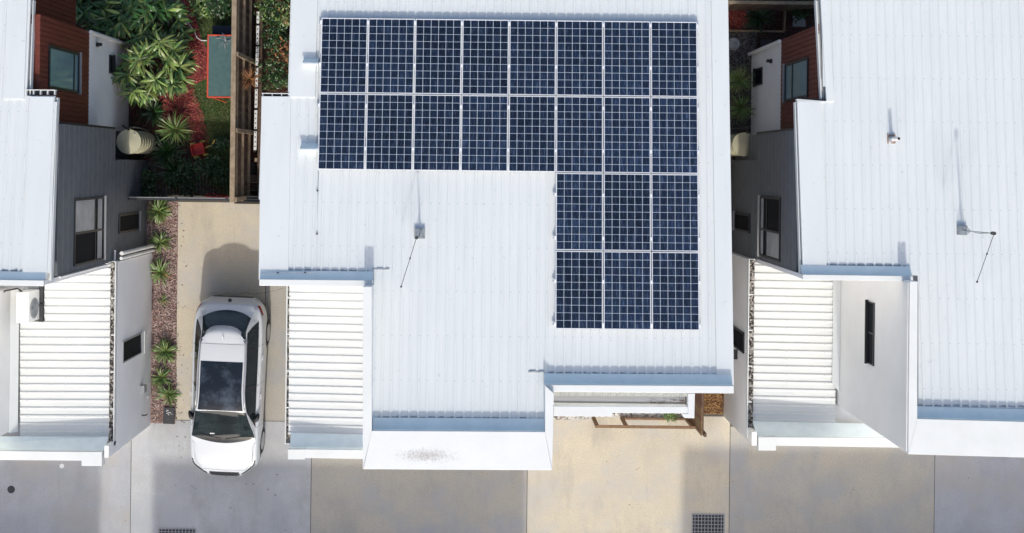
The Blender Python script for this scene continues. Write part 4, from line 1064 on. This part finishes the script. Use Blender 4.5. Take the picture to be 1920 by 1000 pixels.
def shrub(pts, label, name='broadleaf_shrub', n=360, L=.42, w=.085, mats=('leaf', 'leaf_tip'), split=.3, cat='shrub', group=None, R0=.75, hh=1.6, droop=1.2, stems=9, base_z=0):
    """clump of canes carrying whorls of long leaves"""
    x, y = P(*pts, hh*.7)
    c = empty(name, (x, y, base_z), label, cat, group)
    mbs = [MB() for _ in mats]; sm = MB()
    for s in range(stems):
        a = 2*math.pi*s/stems + random.uniform(-.3, .3); rr = R0*math.sqrt(random.uniform(.05, 1))
        top = Vector((x + rr*math.cos(a), y + rr*math.sin(a), base_z + hh*random.uniform(.65, 1.0)*(1 - .25*(rr/R0)**2)))
        bs = Vector((x + rr*.35*math.cos(a), y + rr*.35*math.sin(a), base_z))
        mid = (top + bs)/2 + Vector((0, 0, .15))
        sm.tube([bs, mid, top], .014, 5, .006)
        for k in range(n // stems):
            t = random.uniform(.35, 1) ** .6
            p = bs.lerp(top, t) + Vector((0, 0, .1*t*(1-t)*4))
            az = a + random.gauss(0, 1.25); el = random.uniform(-.1, 1.0)
            i = 1 if (len(mats) > 1 and random.random() < split*(t**2)) else 0
            leaf(mbs[i], p, az, el, L*random.uniform(.65, 1.15), w*random.uniform(.7, 1.2), droop*random.uniform(.6, 1.3))
    for i, mb in enumerate(mbs):
        if mb.v: mb.build('foliage', M[mats[i]], c, smooth=True)
    sm.build('stem', M['stem'], c)
shrub((283, 122), 'large glossy broadleaf shrub leaning over the white wall of the left house', n=1050, L=.46, w=.062, split=.9, R0=.88, hh=1.9, stems=24)
G1 = 'dark shrubs along the back of the left garden'
for (px, py, lab, nn) in ((165, 8, 'dark broadleaf shrub in the top left corner of the garden, against the red screen', 260), (215, 30, 'dark broadleaf shrub right behind the white wall corner', 300),
        (262, 10, 'dark broadleaf shrub between two others at the top of the garden', 300), (300, 40, 'broadleaf shrub beside the top of the red mulch path', 280), (120, -25, 'dark broadleaf shrub behind the red balcony screen', 220)):
    shrub((px, py), lab, n=nn, L=.42, w=.085, mats=('leaf', 'leaf_tip'), split=.25, R0=.62, hh=1.5, stems=13, group=G1)
strappy(328, 243, .5, 'pale spiky plant beside the lower end of the red mulch', n=90, m='leaf_palm', group='spiky plants around the water tank', h=.6, z=.3, name='spiky_plant', w=.024)
strappy(340, 250, .26, 'spiky plant between the pale one and the toy cart', n=60, m='leaf_palm', group='spiky plants around the water tank', h=.4, name='spiky_plant', w=.03)
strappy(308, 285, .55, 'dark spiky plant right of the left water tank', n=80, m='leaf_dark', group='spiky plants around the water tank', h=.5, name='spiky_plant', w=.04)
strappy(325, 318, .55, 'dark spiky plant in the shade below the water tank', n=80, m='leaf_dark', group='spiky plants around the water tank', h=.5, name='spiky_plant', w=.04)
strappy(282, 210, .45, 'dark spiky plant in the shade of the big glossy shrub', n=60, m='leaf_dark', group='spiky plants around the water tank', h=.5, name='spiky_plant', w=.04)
def bush(px, py, r, h, label, m='leaf_dark', n=500, ls=.09, group=None, m2=None, name='bush', w=.5, cat='bush'):
    x, y = P(px, py, h*.6)
    c = empty(name, (x, y, 0), label, cat, group)
    mb = MB(); mb2 = MB(); sm = MB()
    for s in range(6):
        a = random.uniform(0, 6.28); sm.tube([(x, y, 0), (x + r*.3*math.cos(a), y + r*.3*math.sin(a), h*.5), (x + r*.7*math.cos(a), y + r*.7*math.sin(a), h*.8)], .012, 5, .004)
    lobes = [(x + r*.55*math.cos(a), y + r*.55*math.sin(a), h*random.uniform(.45, .75), r*random.uniform(.4, .65)) for a in [random.uniform(0, 6.28) for _ in range(7)]] + [(x, y, h*.65, r*.6)]
    for k in range(n):
        lx, ly, lz, lr = random.choice(lobes)
        v = Vector((random.gauss(0, 1), random.gauss(0, 1), random.gauss(0, .8))).normalized() * lr * random.uniform(.55, 1.05)
        leaf(mb2 if (m2 and random.random() < .3) else mb, (lx+v.x, ly+v.y, max(.03, lz+v.z)), random.uniform(0, 6.28), random.uniform(-.5, .9), ls*random.uniform(.7, 1.4), ls*w, .6, 2)
    mb.build('foliage', M[m], c, smooth=True)
    if m2: mb2.build('foliage', M[m2], c, smooth=True)
    sm.build('stem', M['stem'], c)
G2 = 'bushes between the timber fence and the middle house'
for (px, py, r, h, lab, m, m2) in ((515, 12, .5, 1.2, 'green bush in the strip beside the middle house, at the top of the picture', 'leaf', 'leaf_tip'),
        (508, 70, .45, 1.0, 'dark bush in the strip beside the middle house, below the topmost one', 'leaf', 'leaf_dark'),
        (510, 135, .5, 1.0, 'leafy bush just above the gutter of the middle house', 'leaf', 'leaf_dark'),
        (538, 20, .4, 1.1, 'yellowing bush close against the roof edge of the middle house', 'leaf_tip', 'leaf_dry'),
        (535, 95, .4, .8, 'brownish dry bush close against the roof edge of the middle house', 'leaf_dry', 'leaf_dark')):
    bush(px, py, r, h, lab, m=m, m2=m2, group=G2, n=420)
strappy(472, 150, .34, 'orange brown dry frond clump hanging on the timber fence', n=60, m='leaf_dry', group=G2, h=1.6, z=1.3, name='dry_frond', w=.02, cat='frond')
G3 = 'dark bushes in the shaded lower garden'
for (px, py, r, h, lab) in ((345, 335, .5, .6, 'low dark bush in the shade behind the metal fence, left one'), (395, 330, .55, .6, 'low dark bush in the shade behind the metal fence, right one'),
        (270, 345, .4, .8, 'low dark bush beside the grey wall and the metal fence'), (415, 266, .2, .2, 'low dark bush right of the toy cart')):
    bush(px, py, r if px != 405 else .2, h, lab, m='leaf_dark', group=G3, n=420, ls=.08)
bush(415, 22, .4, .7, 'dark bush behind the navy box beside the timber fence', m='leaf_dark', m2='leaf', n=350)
bush(378, 10, .35, .3, 'yellow green leafy patch on the lit lawn at the top', m='leaf_tip', m2='leaf', n=200, ls=.12)
bush(1260, 781, .2, .18, 'small green tuft at the foot of the timber screen', m='leaf_palm', n=160, ls=.09, w=.25)
# grass as one mass
def inpoly(x, y, poly):
    c = False
    for i in range(len(poly)):
        a, b = poly[i], poly[i-1]
        if (a[1] > y) != (b[1] > y) and x < (b[0]-a[0])*(y-a[1])/(b[1]-a[1]) + a[0]: c = not c
    return c
gp = [P(a, b) for a, b in ((354, -30), (440, -30), (440, 368), (392, 350), (384, 270), (370, 200), (355, 175), (395, 150), (392, 95), (372, 50))]
mb = MB(); 
xs_ = [p[0] for p in gp]; ys_ = [p[1] for p in gp]; k = 0
while k < 9000:
    x = random.uniform(min(xs_), max(xs_)); y = random.uniform(min(ys_), max(ys_))
    if not inpoly(x, y, gp): 
        if random.random() > .0: k += 0; 
        continue
    a = random.uniform(0, 6.28); l = random.uniform(.03, .08); w = .008
    dx, dy = math.cos(a), math.sin(a)
    mb.add([(x - dy*w, y + dx*w, .004), (x + dy*w, y - dx*w, .004), (x + dx*l, y + dy*l, random.uniform(.02, .06))], [(0,1,2)]); k += 1
tag(mb.build('grass', M['blade']), 'short green grass of the lawn beside the red mulch', 'grass', kind='stuff')
# bark pieces and stones loose in the beds
def scatter(name, label, poly_px, n, m, s0, s1, cat='mulch', z=.01):
    pl = [P(a, b) for a, b in poly_px]; xs_ = [p[0] for p in pl]; ys_ = [p[1] for p in pl]; mb = MB(); k = 0
    while k < n:
        x = random.uniform(min(xs_), max(xs_)); y = random.uniform(min(ys_), max(ys_))
        if not inpoly(x, y, pl): continue
        s = random.uniform(s0, s1); a = random.uniform(0, 3.14); e = random.uniform(.3, .8); ca, sa = math.cos(a)*s, math.sin(a)*s
        t = random.uniform(-.3, .3)
        h = z + s*.5
        mb.add([(x+ca, y+sa, z), (x-sa*e, y+ca*e, h+t*s*.4), (x-ca, y-sa, z+.004), (x+sa*e, y-ca*e, h-t*s*.4), (x, y, h+s*.3)], [(0,1,4), (1,2,4), (2,3,4), (3,0,4)]); k += 1
    tag(mb.build(name, m), label, cat, kind='stuff')
M['chip_red'] = mat('red_bark_chips', (0.38, 0.085, 0.075), .8, c2=(.2, .035, .03), nscale=6, island=.6)
M['chip_pink'] = mat('pink_stones', (0.44, 0.34, 0.29), .8, c2=(.15, .085, .065), nscale=8, island=.6)
M['chip_brown'] = mat('brown_chips', (0.32, 0.19, 0.08), .8, c2=(.2, .1, .04), nscale=8, island=.6)
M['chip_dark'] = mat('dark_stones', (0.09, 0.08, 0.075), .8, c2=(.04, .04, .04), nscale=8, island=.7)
M['litter'] = mat('dry_litter', (0.16, 0.09, 0.05), .8, c2=(.07, .04, .025), nscale=8, island=.7)
scatter('red_bark', 'red bark chips spread over the garden path', ((312, -30), (352, -30), (366, 30), (378, 75), (392, 100), (390, 140), (362, 160), (372, 190), (384, 225), (392, 270), (345, 250), (300, 215), (320, 160), (345, 130), (335, 60)), 3500, M['chip_red'], .012, .035)
scatter('pink_stone', 'pinkish stones of the bed beside the driveway', ((286, 380), (330, 380), (332, 792), (284, 792)), 4200, M['chip_pink'], .010, .028, 'gravel')
scatter('brown_bark', 'brown bark chips of the small bed on the right', ((1319, 735), (1357, 735), (1357, 776), (1319, 776)), 700, M['chip_brown'], .015, .04)
scatter('leaf_litter', 'dry leaf litter on the dark soil of the left garden', ((240, 180), (345, 170), (380, 300), (425, 340), (425, 368), (250, 368)), 2200, M['litter'], .012, .04, 'leaf litter', .0)
scatter('strip_litter', 'dry litter under the bushes beside the middle house', ((476, -20), (548, -20), (545, 185), (478, 330)), 2600, M['litter'], .015, .045, 'leaf litter', .0)
scatter('dark_stone', 'dark stones and litter on the ground of the shaded right passage', ((1366, -20), (1545, -20), (1545, 110), (1420, 130), (1410, 300), (1366, 300)), 3000, M['chip_dark'], .012, .035, 'gravel', .0)

# right passage garden
G5 = 'plants in the shaded passage on the right'
strappy(1388, 150, .42, 'green feathery plant beside the white wall of the right house, upper one', n=120, m='leaf_palm', group=G5, h=.9, z=.5, name='spiky_plant', w=.018)
strappy(1390, 203, .42, 'green feathery plant beside the white wall of the right house, lower one', n=110, m='leaf_palm', group=G5, h=.8, z=.45, name='spiky_plant', w=.018)
strappy(1425, 32, .55, 'sprawling dark plant inside the timber edging of the right garden', n=60, m='leaf_dark', group=G5, h=.3, name='spiky_plant', w=.03)
bush(1500, 12, .35, .6, 'dark bush beside the roof edge of the right house', m='leaf_dark', n=300, group=G5)
blob('red_mulch_patch', [(1366, 18), (1398, 20), (1402, 50), (1366, 54)], 0.02, M['redmulch'])
ed = empty('timber_edging', (P(1420, 40)[0], P(1420, 40)[1], 0), 'pale timber edging of the garden bed in the right passage', 'garden edging')
def edge(p, q, z=.16):
    a, b = P(*p, z), P(*q, z); d = Vector((b[0]-a[0], b[1]-a[1])).normalized(); n = Vector((-d.y, d.x))*.02
    MB().prism([(a[0]-n.x, a[1]-n.y), (b[0]-n.x, b[1]-n.y), (b[0]+n.x, b[1]+n.y), (a[0]+n.x, a[1]+n.y)], z, bottom=0).build('board', M['timber_pale'], ed)
edge((1355, 57), (1471, 59)); edge((1471, 59), (1473, 12))
fb = empty('rear_fence', (P(1450, 4, 1.5)[0], P(1450, 4, 1.5)[1], 0), 'pale timber fence across the top of the right passage', 'fence')
a = P(1350, 4, 1.5); b = P(1560, 6, 1.5)
MB().box(a[0], b[0], a[1] - .04, a[1] + .04, 1.46, 1.5).build('top_rail', M['timber_pale'], fb)
mb = MB(); x = a[0]
while x < b[0]: mb.box(x, x + .09, a[1] - .012, a[1] + .012, 0.02, 1.45); x += .1
mb.build('palings', M['timber'], fb)
x, y = P(1498, 40, .02); tag(MB().box(x - .17, x + .17, y - .15, y + .15, 0, .05).build('paving_slab', M['frame_grey'], bevel=.01), 'square grey paving slab in the shaded right garden', 'paving slab')
x, y = P(1437, 82, .02); tag(MB().box(x - .15, x + .15, y - .12, y + .12, 0, .05).build('stepping_stone', M['darkmetal'], bevel=.02), 'dark stepping stone next to the white wall of the right house', 'stepping stone')
x, y = P(1376, 82, .02); tag(MB().cyl(x, y, 0, .06, .18, 20, .15).build('garden_rock', M['closure']), 'pale flat rock beside the middle roof edge', 'rock')

# ------------------------------------------------------------------ the car
def crv(keys, t):
    """smooth interpolation through (t, value) keys"""
    n = len(keys)
    if t <= keys[0][0]: return keys[0][1]
    if t >= keys[-1][0]: return keys[-1][1]
    for i in range(n - 1):
        if keys[i][0] <= t <= keys[i+1][0]: break
    t0, t1 = keys[i][0], keys[i+1][0]; p1, p2 = keys[i][1], keys[i+1][1]; h = t1 - t0
    m1 = (p2 - keys[i-1][1])/(t1 - keys[i-1][0]) if i > 0 else (p2-p1)/h
    m2 = (keys[i+2][1] - p1)/(keys[i+2][0] - t0) if i < n-2 else (p2-p1)/h
    s = (t - t0)/h
    return (2*s**3-3*s*s+1)*p1 + (s**3-2*s*s+s)*h*m1 + (-2*s**3+3*s*s)*p2 + (s**3-s*s)*h*m2

M['paint'] = mat('white_car_paint', (0.585, 0.61, 0.63), 0.3, coat=1.0)
M['carglass'] = mat('car_glass', (0.006, 0.010, 0.012), 0.06, spec=.5, c2=(0.018, 0.028, 0.03), nscale=2.2)
M['roofglass'] = mat('car_roof_glass', (0.007, 0.012, 0.019), 0.12, spec=.4, c2=(0.065, 0.085, 0.115), nscale=2.6, fac=(.48, .75))
M['tyre'] = mat('tyre_rubber', (0.02, 0.02, 0.02), .8)
M['rim'] = mat('alloy_rim', (0.45, 0.46, 0.48), .3, metal=.8)
M['lamp'] = mat('headlight_lens', (0.25, 0.27, 0.3), .1, spec=.9)
M['redlamp'] = mat('tail_lamp_lens', (0.35, 0.01, 0.01), .2)
LEN = 4.70
# s from 0 (front) to 1 (rear); y_local = LEN*(s-.5) with front at -y
K_w = [(0, .40), (.012, .47), (.035, .62), (.06, .77), (.08, .85), (.12, .89), (.2, .905), (.32, .91), (.5, .915), (.7, .925), (.85, .915), (.93, .86), (.975, .74), (1, .55)]          # widest half width
K_belt = [(0, .60), (.02, .72), (.06, .82), (.12, .90), (.2, .965), (.28, 1.02), (.4, 1.04), (.6, 1.07), (.75, 1.10), (.87, 1.10), (.94, 1.05), (.98, .92), (1, .72)]    # belt height
K_top = [(0, .61), (.02, .76), (.06, .88), (.12, .965), (.2, 1.045), (.235, 1.08), (.27, 1.16), (.33, 1.36), (.385, 1.53), (.42, 1.59), (.5, 1.635), (.6, 1.64), (.72, 1.62), (.80, 1.575), (.84, 1.53), (.88, 1.38), (.93, 1.17), (.95, 1.12), (.975, 1.03), (1, .73)]
K_rw = [(0, .40), (.03, .60), (.12, .74), (.22, .80), (.25, .785), (.33, .69), (.4, .62), (.5, .575), (.65, .575), (.78, .56), (.84, .545), (.9, .60), (.95, .66), (1, .45)]      # roof rail half width
K_bot = [(0, .42), (.03, .28), (.1, .22), (.5, .22), (.9, .24), (.97, .32), (1, .46)]
NV = 30
def car_pt(s, v):
    """v 0 bottom .. 1 centre line on top (one half, x>0)"""
    w = crv(K_w, s); zb = crv(K_belt, s); zt = crv(K_top, s); rw = min(crv(K_rw, s), w*.80) if s < .2 else min(crv(K_rw, s), w*(.80 + .12*min(1, (s - .2)/.03))); z0 = crv(K_bot, s)
    shw = w * .955; gh = max(zt - zb, 0.0)
    edge = zt - .028 - .10*max(0, (gh - .3))
    pts = [(w*.94, z0), (w*.985, z0 + (zb-z0)*.25), (w, z0 + (zb-z0)*.55), (w*.992, z0 + (zb-z0)*.80), (shw, zb - .012), (shw - .05, zb + .018),
           (rw + (shw-.05-rw)*.52, zb + (edge - zb)*.55), (rw + .02, edge), (rw*.88, zt - .012), (rw*.5, zt - .003), (0, zt)]
    if gh < .25:
        f = gh/.25
        pts[5] = (shw - .04, zb + .015); pts[6] = (rw + (shw - .04 - rw)*.5, zb + (edge-zb)*.45 + .004)
    ks = [0, .12, .24, .33, .42, .46, .60, .76, .82, .9, 1]
    return crv(list(zip(ks, [p[0] for p in pts])), v), crv(list(zip(ks, [p[1] for p in pts])), v)
S_N, V_N = 150, 60
cx, cy = P(427, 727, .8)
car = empty('parked_car', (cx, cy, 0), 'white parked SUV with a dark glass roof on the driveway', 'car', rz=R(-1.9))
def smp(s, v, sgn, off=0.0):
    x, z = car_pt(s, v); y = LEN*(s - .5)
    # plan rounding of nose and tail
    rear = max(0, (s - .90)/.10); fr = max(0, (.10 - s)/.10)
    y += fr*fr*.0 
    if off:
        x1, z1 = car_pt(s, min(1, v + .02)); x0, z0 = car_pt(s, max(0, v - .02))
        dv = Vector((x1 - x0, 0, z1 - z0))
        xa, za = car_pt(min(1, s + .01), v); xb, zb = car_pt(max(0, s - .01), v)
        ds = Vector((xa - xb, LEN*.02, za - zb)); n = dv.cross(ds)
        n = -n if n.dot(Vector((x*.6, y*.1, z - .6))) < 0 else n
        n.normalize()
        return (sgn*(x + n.x*off), y + n.y*off, z + n.z*off)
    return (sgn*x, y, z)
def v_of(name): pass
def region(s, v):
    """which part a cell belongs to"""
    # windscreen: curved lower edge
    x, z = car_pt(s, v); w = crv(K_rw, s)
    if v < .15 and s > .02 and s < .98: return 'sill_trim'
    for sc_ in (.19, .80):
        d = math.hypot((s - sc_)*LEN, z - .34)
        if d < .43 and v < .42: return 'wheel_arch' if d < .375 else 'sill_trim'
    if s < .012 + .02*max(0, 1) and v > .5 and x < .40: return 'grille'
    return 'body'
parts = {}
for sgn in (1, -1):
    for i in range(S_N):
        for j in range(V_N):
            s0, s1 = i/S_N, (i+1)/S_N; v0, v1 = j/V_N, (j+1)/V_N
            rg = region((s0+s1)/2, (v0+v1)/2)
            if rg == 'wheel_arch': continue
            parts.setdefault(rg, []).append((i, j, sgn))
VC = {}
def vpos(i, j, sgn):
    k = (i, j, sgn)
    if k not in VC: VC[k] = smp(i/S_N, j/V_N, sgn)
    return VC[k]
cm = {'body': 'paint', 'windscreen': 'carglass', 'roof_glass': 'roofglass', 'rear_window': 'carglass', 'side_window': 'carglass', 'sill_trim': 'darkmetal', 'grille': 'black'}
def build_cells(name, cells, m):
    idx = {}; vs = []; fs = []
    for (i, j, sgn) in cells:
        q = []
        for (a, b) in ((i, j), (i+1, j), (i+1, j+1), (i, j+1)):
            k = (a, b, sgn if b < V_N else 1)
            if k not in idx: idx[k] = len(vs); vs.append(vpos(a, b, sgn))
            q.append(idx[k])
        fs.append(tuple(q) if sgn > 0 else tuple(q[::-1]))
    # flip so normals point out
    mb = MB(); mb.v = vs; mb.f = [f[::-1] for f in fs]
    return mb.build(name, M[m], car, smooth=True)
for rg, cells in parts.items(): build_cells(rg, cells, cm[rg])
# closing ends and a dark core so nothing is hollow
mb = MB().box(-.70, .70, -LEN*.40, LEN*.42, .2, .72).build('underbody', M['black'], car)
fe = [smp(0, j/V_N, 1) for j in range(V_N+1)] + [smp(0, j/V_N, -1) for j in range(V_N-1, -1, -1)]
MB().add(fe, [tuple(range(len(fe)))]).build('front_panel', M['black'], car)
fe = [smp(1, j/V_N, 1) for j in range(V_N+1)] + [smp(1, j/V_N, -1) for j in range(V_N-1, -1, -1)]
MB().add(fe, [tuple(range(len(fe)))]).build('rear_panel', M['darkmetal'], car)
# grille, lower and lamps as wrapped patches
def patch(name, m, s_rng, v_rng, sgn, off=.006, n=14, shape=None):
    vs = []; fs = []
    for a in range(n+1):
        for b in range(n+1):
            t = a/n; s = s_rng[0] + (s_rng[1]-s_rng[0])*t; q = b/n
            va, vb = v_rng(t) if callable(v_rng) else v_rng
            vs.append(smp(s, va + (vb-va)*q, sgn, off))
    for a in range(n):
        for b in range(n):
            i = a*(n+1)+b; fs.append((i, i+1, i+n+2, i+n+1) if sgn > 0 else (i, i+n+1, i+n+2, i+1))
    mb = MB(); mb.v = vs; mb.f = fs
    return mb.build(name, M[m], car, smooth=True)
def xu(s, v): return car_pt(s, v)[0]
def glass(name, m, v0, lo, hi, off=.005, nv=26, ns=16):
    """symmetric pane over the centre line; lo/hi give its ends for a half width x"""
    cols = []
    for sg in (-1, 1):
        rng = range(0, nv + 1) if sg < 0 else range(nv - 1, -1, -1)
        for k in rng:
            v = v0 + (1 - v0)*k/nv; x = xu((lo(0)+hi(0))/2, v)
            cols.append([smp(lo(x) + (hi(x) - lo(x))*i/ns, v, sg, off) for i in range(ns + 1)])
    vs = [p for c in cols for p in c]; n1 = ns + 1
    fs = [(a*n1+i, (a+1)*n1+i, (a+1)*n1+i+1, a*n1+i+1) for a in range(len(cols)-1) for i in range(ns)]
    mb = MB(); mb.v = vs; mb.f = fs; return mb.build(name, M[m], car, smooth=True)
glass('windscreen', 'carglass', .755, lambda x: .206 + .034*(x/.72)**2, lambda x: .405 - .004*(x/.6)**2)
glass('roof_glass', 'roofglass', .805, lambda x: .409, lambda x: .675)
glass('rear_window', 'carglass', .765, lambda x: .862 - .075*(x/.56)**3, lambda x: .940 - .035*(x/.6)**2)
for sgn in (1, -1):
    sw = patch('side_window', 'carglass', (.30, .885), lambda t: (.478, .478 + (.262*min(1, (t/.16))**.8 if t < .5 else .262*min(1, (1-t)/.10)**.8)), sgn, .004, 40)
    for s_ in (.53, .735):
        patch('window_pillar', 'black', (s_ - .007, s_ + .007), (.48, .735), sgn, .007, 6)
for sgn in (1, -1):
    patch('headlight', 'lamp', (.018, .088), lambda t: (.40 + .02*t, .60 - .13*t), sgn)
    patch('tail_light', 'redlamp', (.915, .965), lambda t: (.34 + .03*t, .40 + .05*t), sgn)
    patch('roof_rail_base', 'frame_grey', (.42, .80), (.765, .785), sgn, .004)
    # roof rail
    pts = [smp(.42 + .38*k/16, .775, sgn, .035 if 0 < k < 16 else .005) for k in range(17)]
    MB().tube(pts, .016, 8).build('roof_rail', M['alu'], car, smooth=True)
    for (s, v) in ((.47, .40), (.685, .40)):
        pts = [smp(s + .032*k/4 - .016, v, sgn, .028 if 0 < k < 4 else .004) for k in range(5)]
        MB().tube(pts, .014, 8).build('door_handle', M['paint'], car, smooth=True)
    # mirror
    mx, my, mz = smp(.345, .47, sgn); mx -= sgn*.04
    mb = MB()
    ring = []
    prof = [(0, .02), (.06, .062), (.13, .078), (.19, .068), (.225, .03)]
    for (dx, rr) in prof:
        ring.append([(mx + sgn*(.005 + dx*.62), my - .02 + rr*1.35*math.cos(a*math.pi/6) + dx*.5, mz + .04 + rr*.95*math.sin(a*math.pi/6)) for a in range(12)])
    vs = [p for r_ in ring for p in r_]; fs = [(i*12+k, i*12+(k+1) % 12, (i+1)*12+(k+1) % 12, (i+1)*12+k) for i in range(4) for k in range(12)] + [tuple(range(12)), tuple(48+k for k in range(12))]
    mb.add(vs, fs); mb.build('wing_mirror', M['black'], car, smooth=True)
    # panel seams: door cuts, bonnet and tailgate lines
    mb = MB()
    for s in (.295, .53, .745):
        mb.tube([smp(s + .012*math.sin(k/10*3), .16 + .31*k/10, sgn, .0012) for k in range(11)], .0035, 4)
    mb.tube([smp(.05 + .19*k/16, .60 + .08*k/16, sgn, .001) for k in range(17)], .0035, 4)
    mb.build('panel_gap', M['frame_dark'], car)
# bonnet front seam, roof to spoiler seam
def cross(s_of, v0=.5, off=.001, r=.0035):
    pts = []
    for sg in (-1, 1):
        rng = range(0, 25) if sg < 0 else range(24, -1, -1)
        for k in rng:
            v = v0 + (1-v0)*k/24; x, z = car_pt(.3, v); pts.append(smp(s_of(v), v, sg, off))
    return MB().tube(pts, r, 4)
mb = MB()
for sgn in (1, -1):
    pts = [smp(.06 + .15*k/12, .80 - .10*k/12, sgn, .003) for k in range(13)]
    mb.tube(pts, .012, 6)
mb.build('bonnet_crease', M['paint'], car, smooth=True)
for sgn in (1, -1): MB().tube([smp(.022 + .085*k/10, .50 - .05*k/10, sgn, .004) for k in range(11)], .016, 6).build('lamp_surround', M['black'], car, smooth=True)
cross(lambda v: .045 - .012*(1 - v) * 0 + .02*(1-v), .52).build('bonnet_gap', M['frame_dark'], car)
cross(lambda v: .768, .78).build('spoiler_gap', M['frame_dark'], car)
# spoiler: rounded lip over the rear window
pts_t = []; 
vs = []; fs = []; n = 20
for a in range(n+1):
    u = -1 + 2*a/n; xx = .54*u; yb0 = LEN*(.775 - .5); ye = LEN*(.868 - .5) - .26*abs(u)**3
    zt0 = crv(K_top, .775) - .03*abs(u)**3 + .006
    for b, (yy, zz_) in enumerate(((yb0, zt0), ((yb0+ye)/2, zt0 - .004), (ye, zt0 - .045), (ye - .02, zt0 - .075), (yb0, zt0 - .06))): vs.append((xx, yy, zz_))
for a in range(n):
    for b in range(4): i = a*5+b; fs.append((i, i+5, i+6, i+1))
mb = MB(); mb.v = vs; mb.f = fs; mb.build('spoiler', M['paint'], car, smooth=True)
# wiper, cowl, dashboard sticker, badge, grille mesh
mb = MB()
for sg in (-1, 1):
    mb.tube([smp(.232, .985, sg, .012), smp(.245, .90, sg, .012), smp(.262, .83, sg, .012)], .007, 5)
mb.build('wiper', M['black'], car)
MB().add([(-.30, LEN*(.248-.5), 0), (0,0,0)], []).v
p0 = smp(.262, .93, -1, .006); MB().box(p0[0] - .06, p0[0] + .06, p0[1] - .018, p0[1] + .018, p0[2] + .0, p0[2] + .004).build('windscreen_sticker', M['plastic_white'], car)
mb = MB()
for k in range(9):
    u = -.36 + .09*k; mb.tube([(u - .03, -LEN/2 - .006 + abs(u)*.06, .46), (u + .03, -LEN/2 + .0 + abs(u)*.06, .66)], .006, 4)
    mb.tube([(u + .03, -LEN/2 - .006 + abs(u)*.06, .46), (u - .03, -LEN/2 + .0 + abs(u)*.06, .66)], .006, 4)
mb.build('grille_mesh', M['frame_grey'], car)
MB().tube([(0, LEN/2 - .05, .99), (0, LEN/2 - .045, 1.0)], .05, 16).build('badge', M['darkmetal'], car)
MB().tube([(.0, LEN*.29, 1.60), (.0, LEN*.315, 1.68)], .02, 8, .008).build('roof_aerial', M['paint'], car)
for (s, sg) in ((.19, 1), (.19, -1), (.80, 1), (.80, -1)):
    xw_ = crv(K_w, s)*.99; yy = LEN*(s - .5)
    wv = MB()
    for (x0_, x1_, r0, r1) in ((xw_ - .22, xw_ - .02, .345, .345), (xw_ - .02, xw_ - .005, .345, .32)): wv.tube([(sg*x0_, yy, .345), (sg*x1_, yy, .345)], r0, 32, r1)
    whl = wv.build('wheel', M['tyre'], car)
    MB().tube([(sg*(xw_ - .01), yy, .345), (sg*(xw_ + .0), yy, .345)], .23, 28).build('rim', M['rim'], whl)

# a few loose leaves blown on to the concrete
mb = MB()
for k in range(70):
    if k < 40: x, y = P(random.gauss(340, 7), random.uniform(385, 860))
    elif k < 55: x, y = P(random.uniform(200, 540), random.uniform(860, 1000))
    else: x, y = P(random.uniform(990, 1900), random.uniform(800, 1000))
    a = random.uniform(0, 6.28); l = random.uniform(.015, .035); dx, dy = math.cos(a)*l, math.sin(a)*l
    mb.add([(x-dx, y-dy, .003), (x-dy*.4, y+dx*.4, .01), (x+dx, y+dy, .006), (x+dy*.4, y-dx*.4, .004)], [(0,1,2,3)])
tag(mb.build('fallen_leaves', M['litter']), 'few small dry leaves blown over the concrete', 'leaves', kind='stuff')
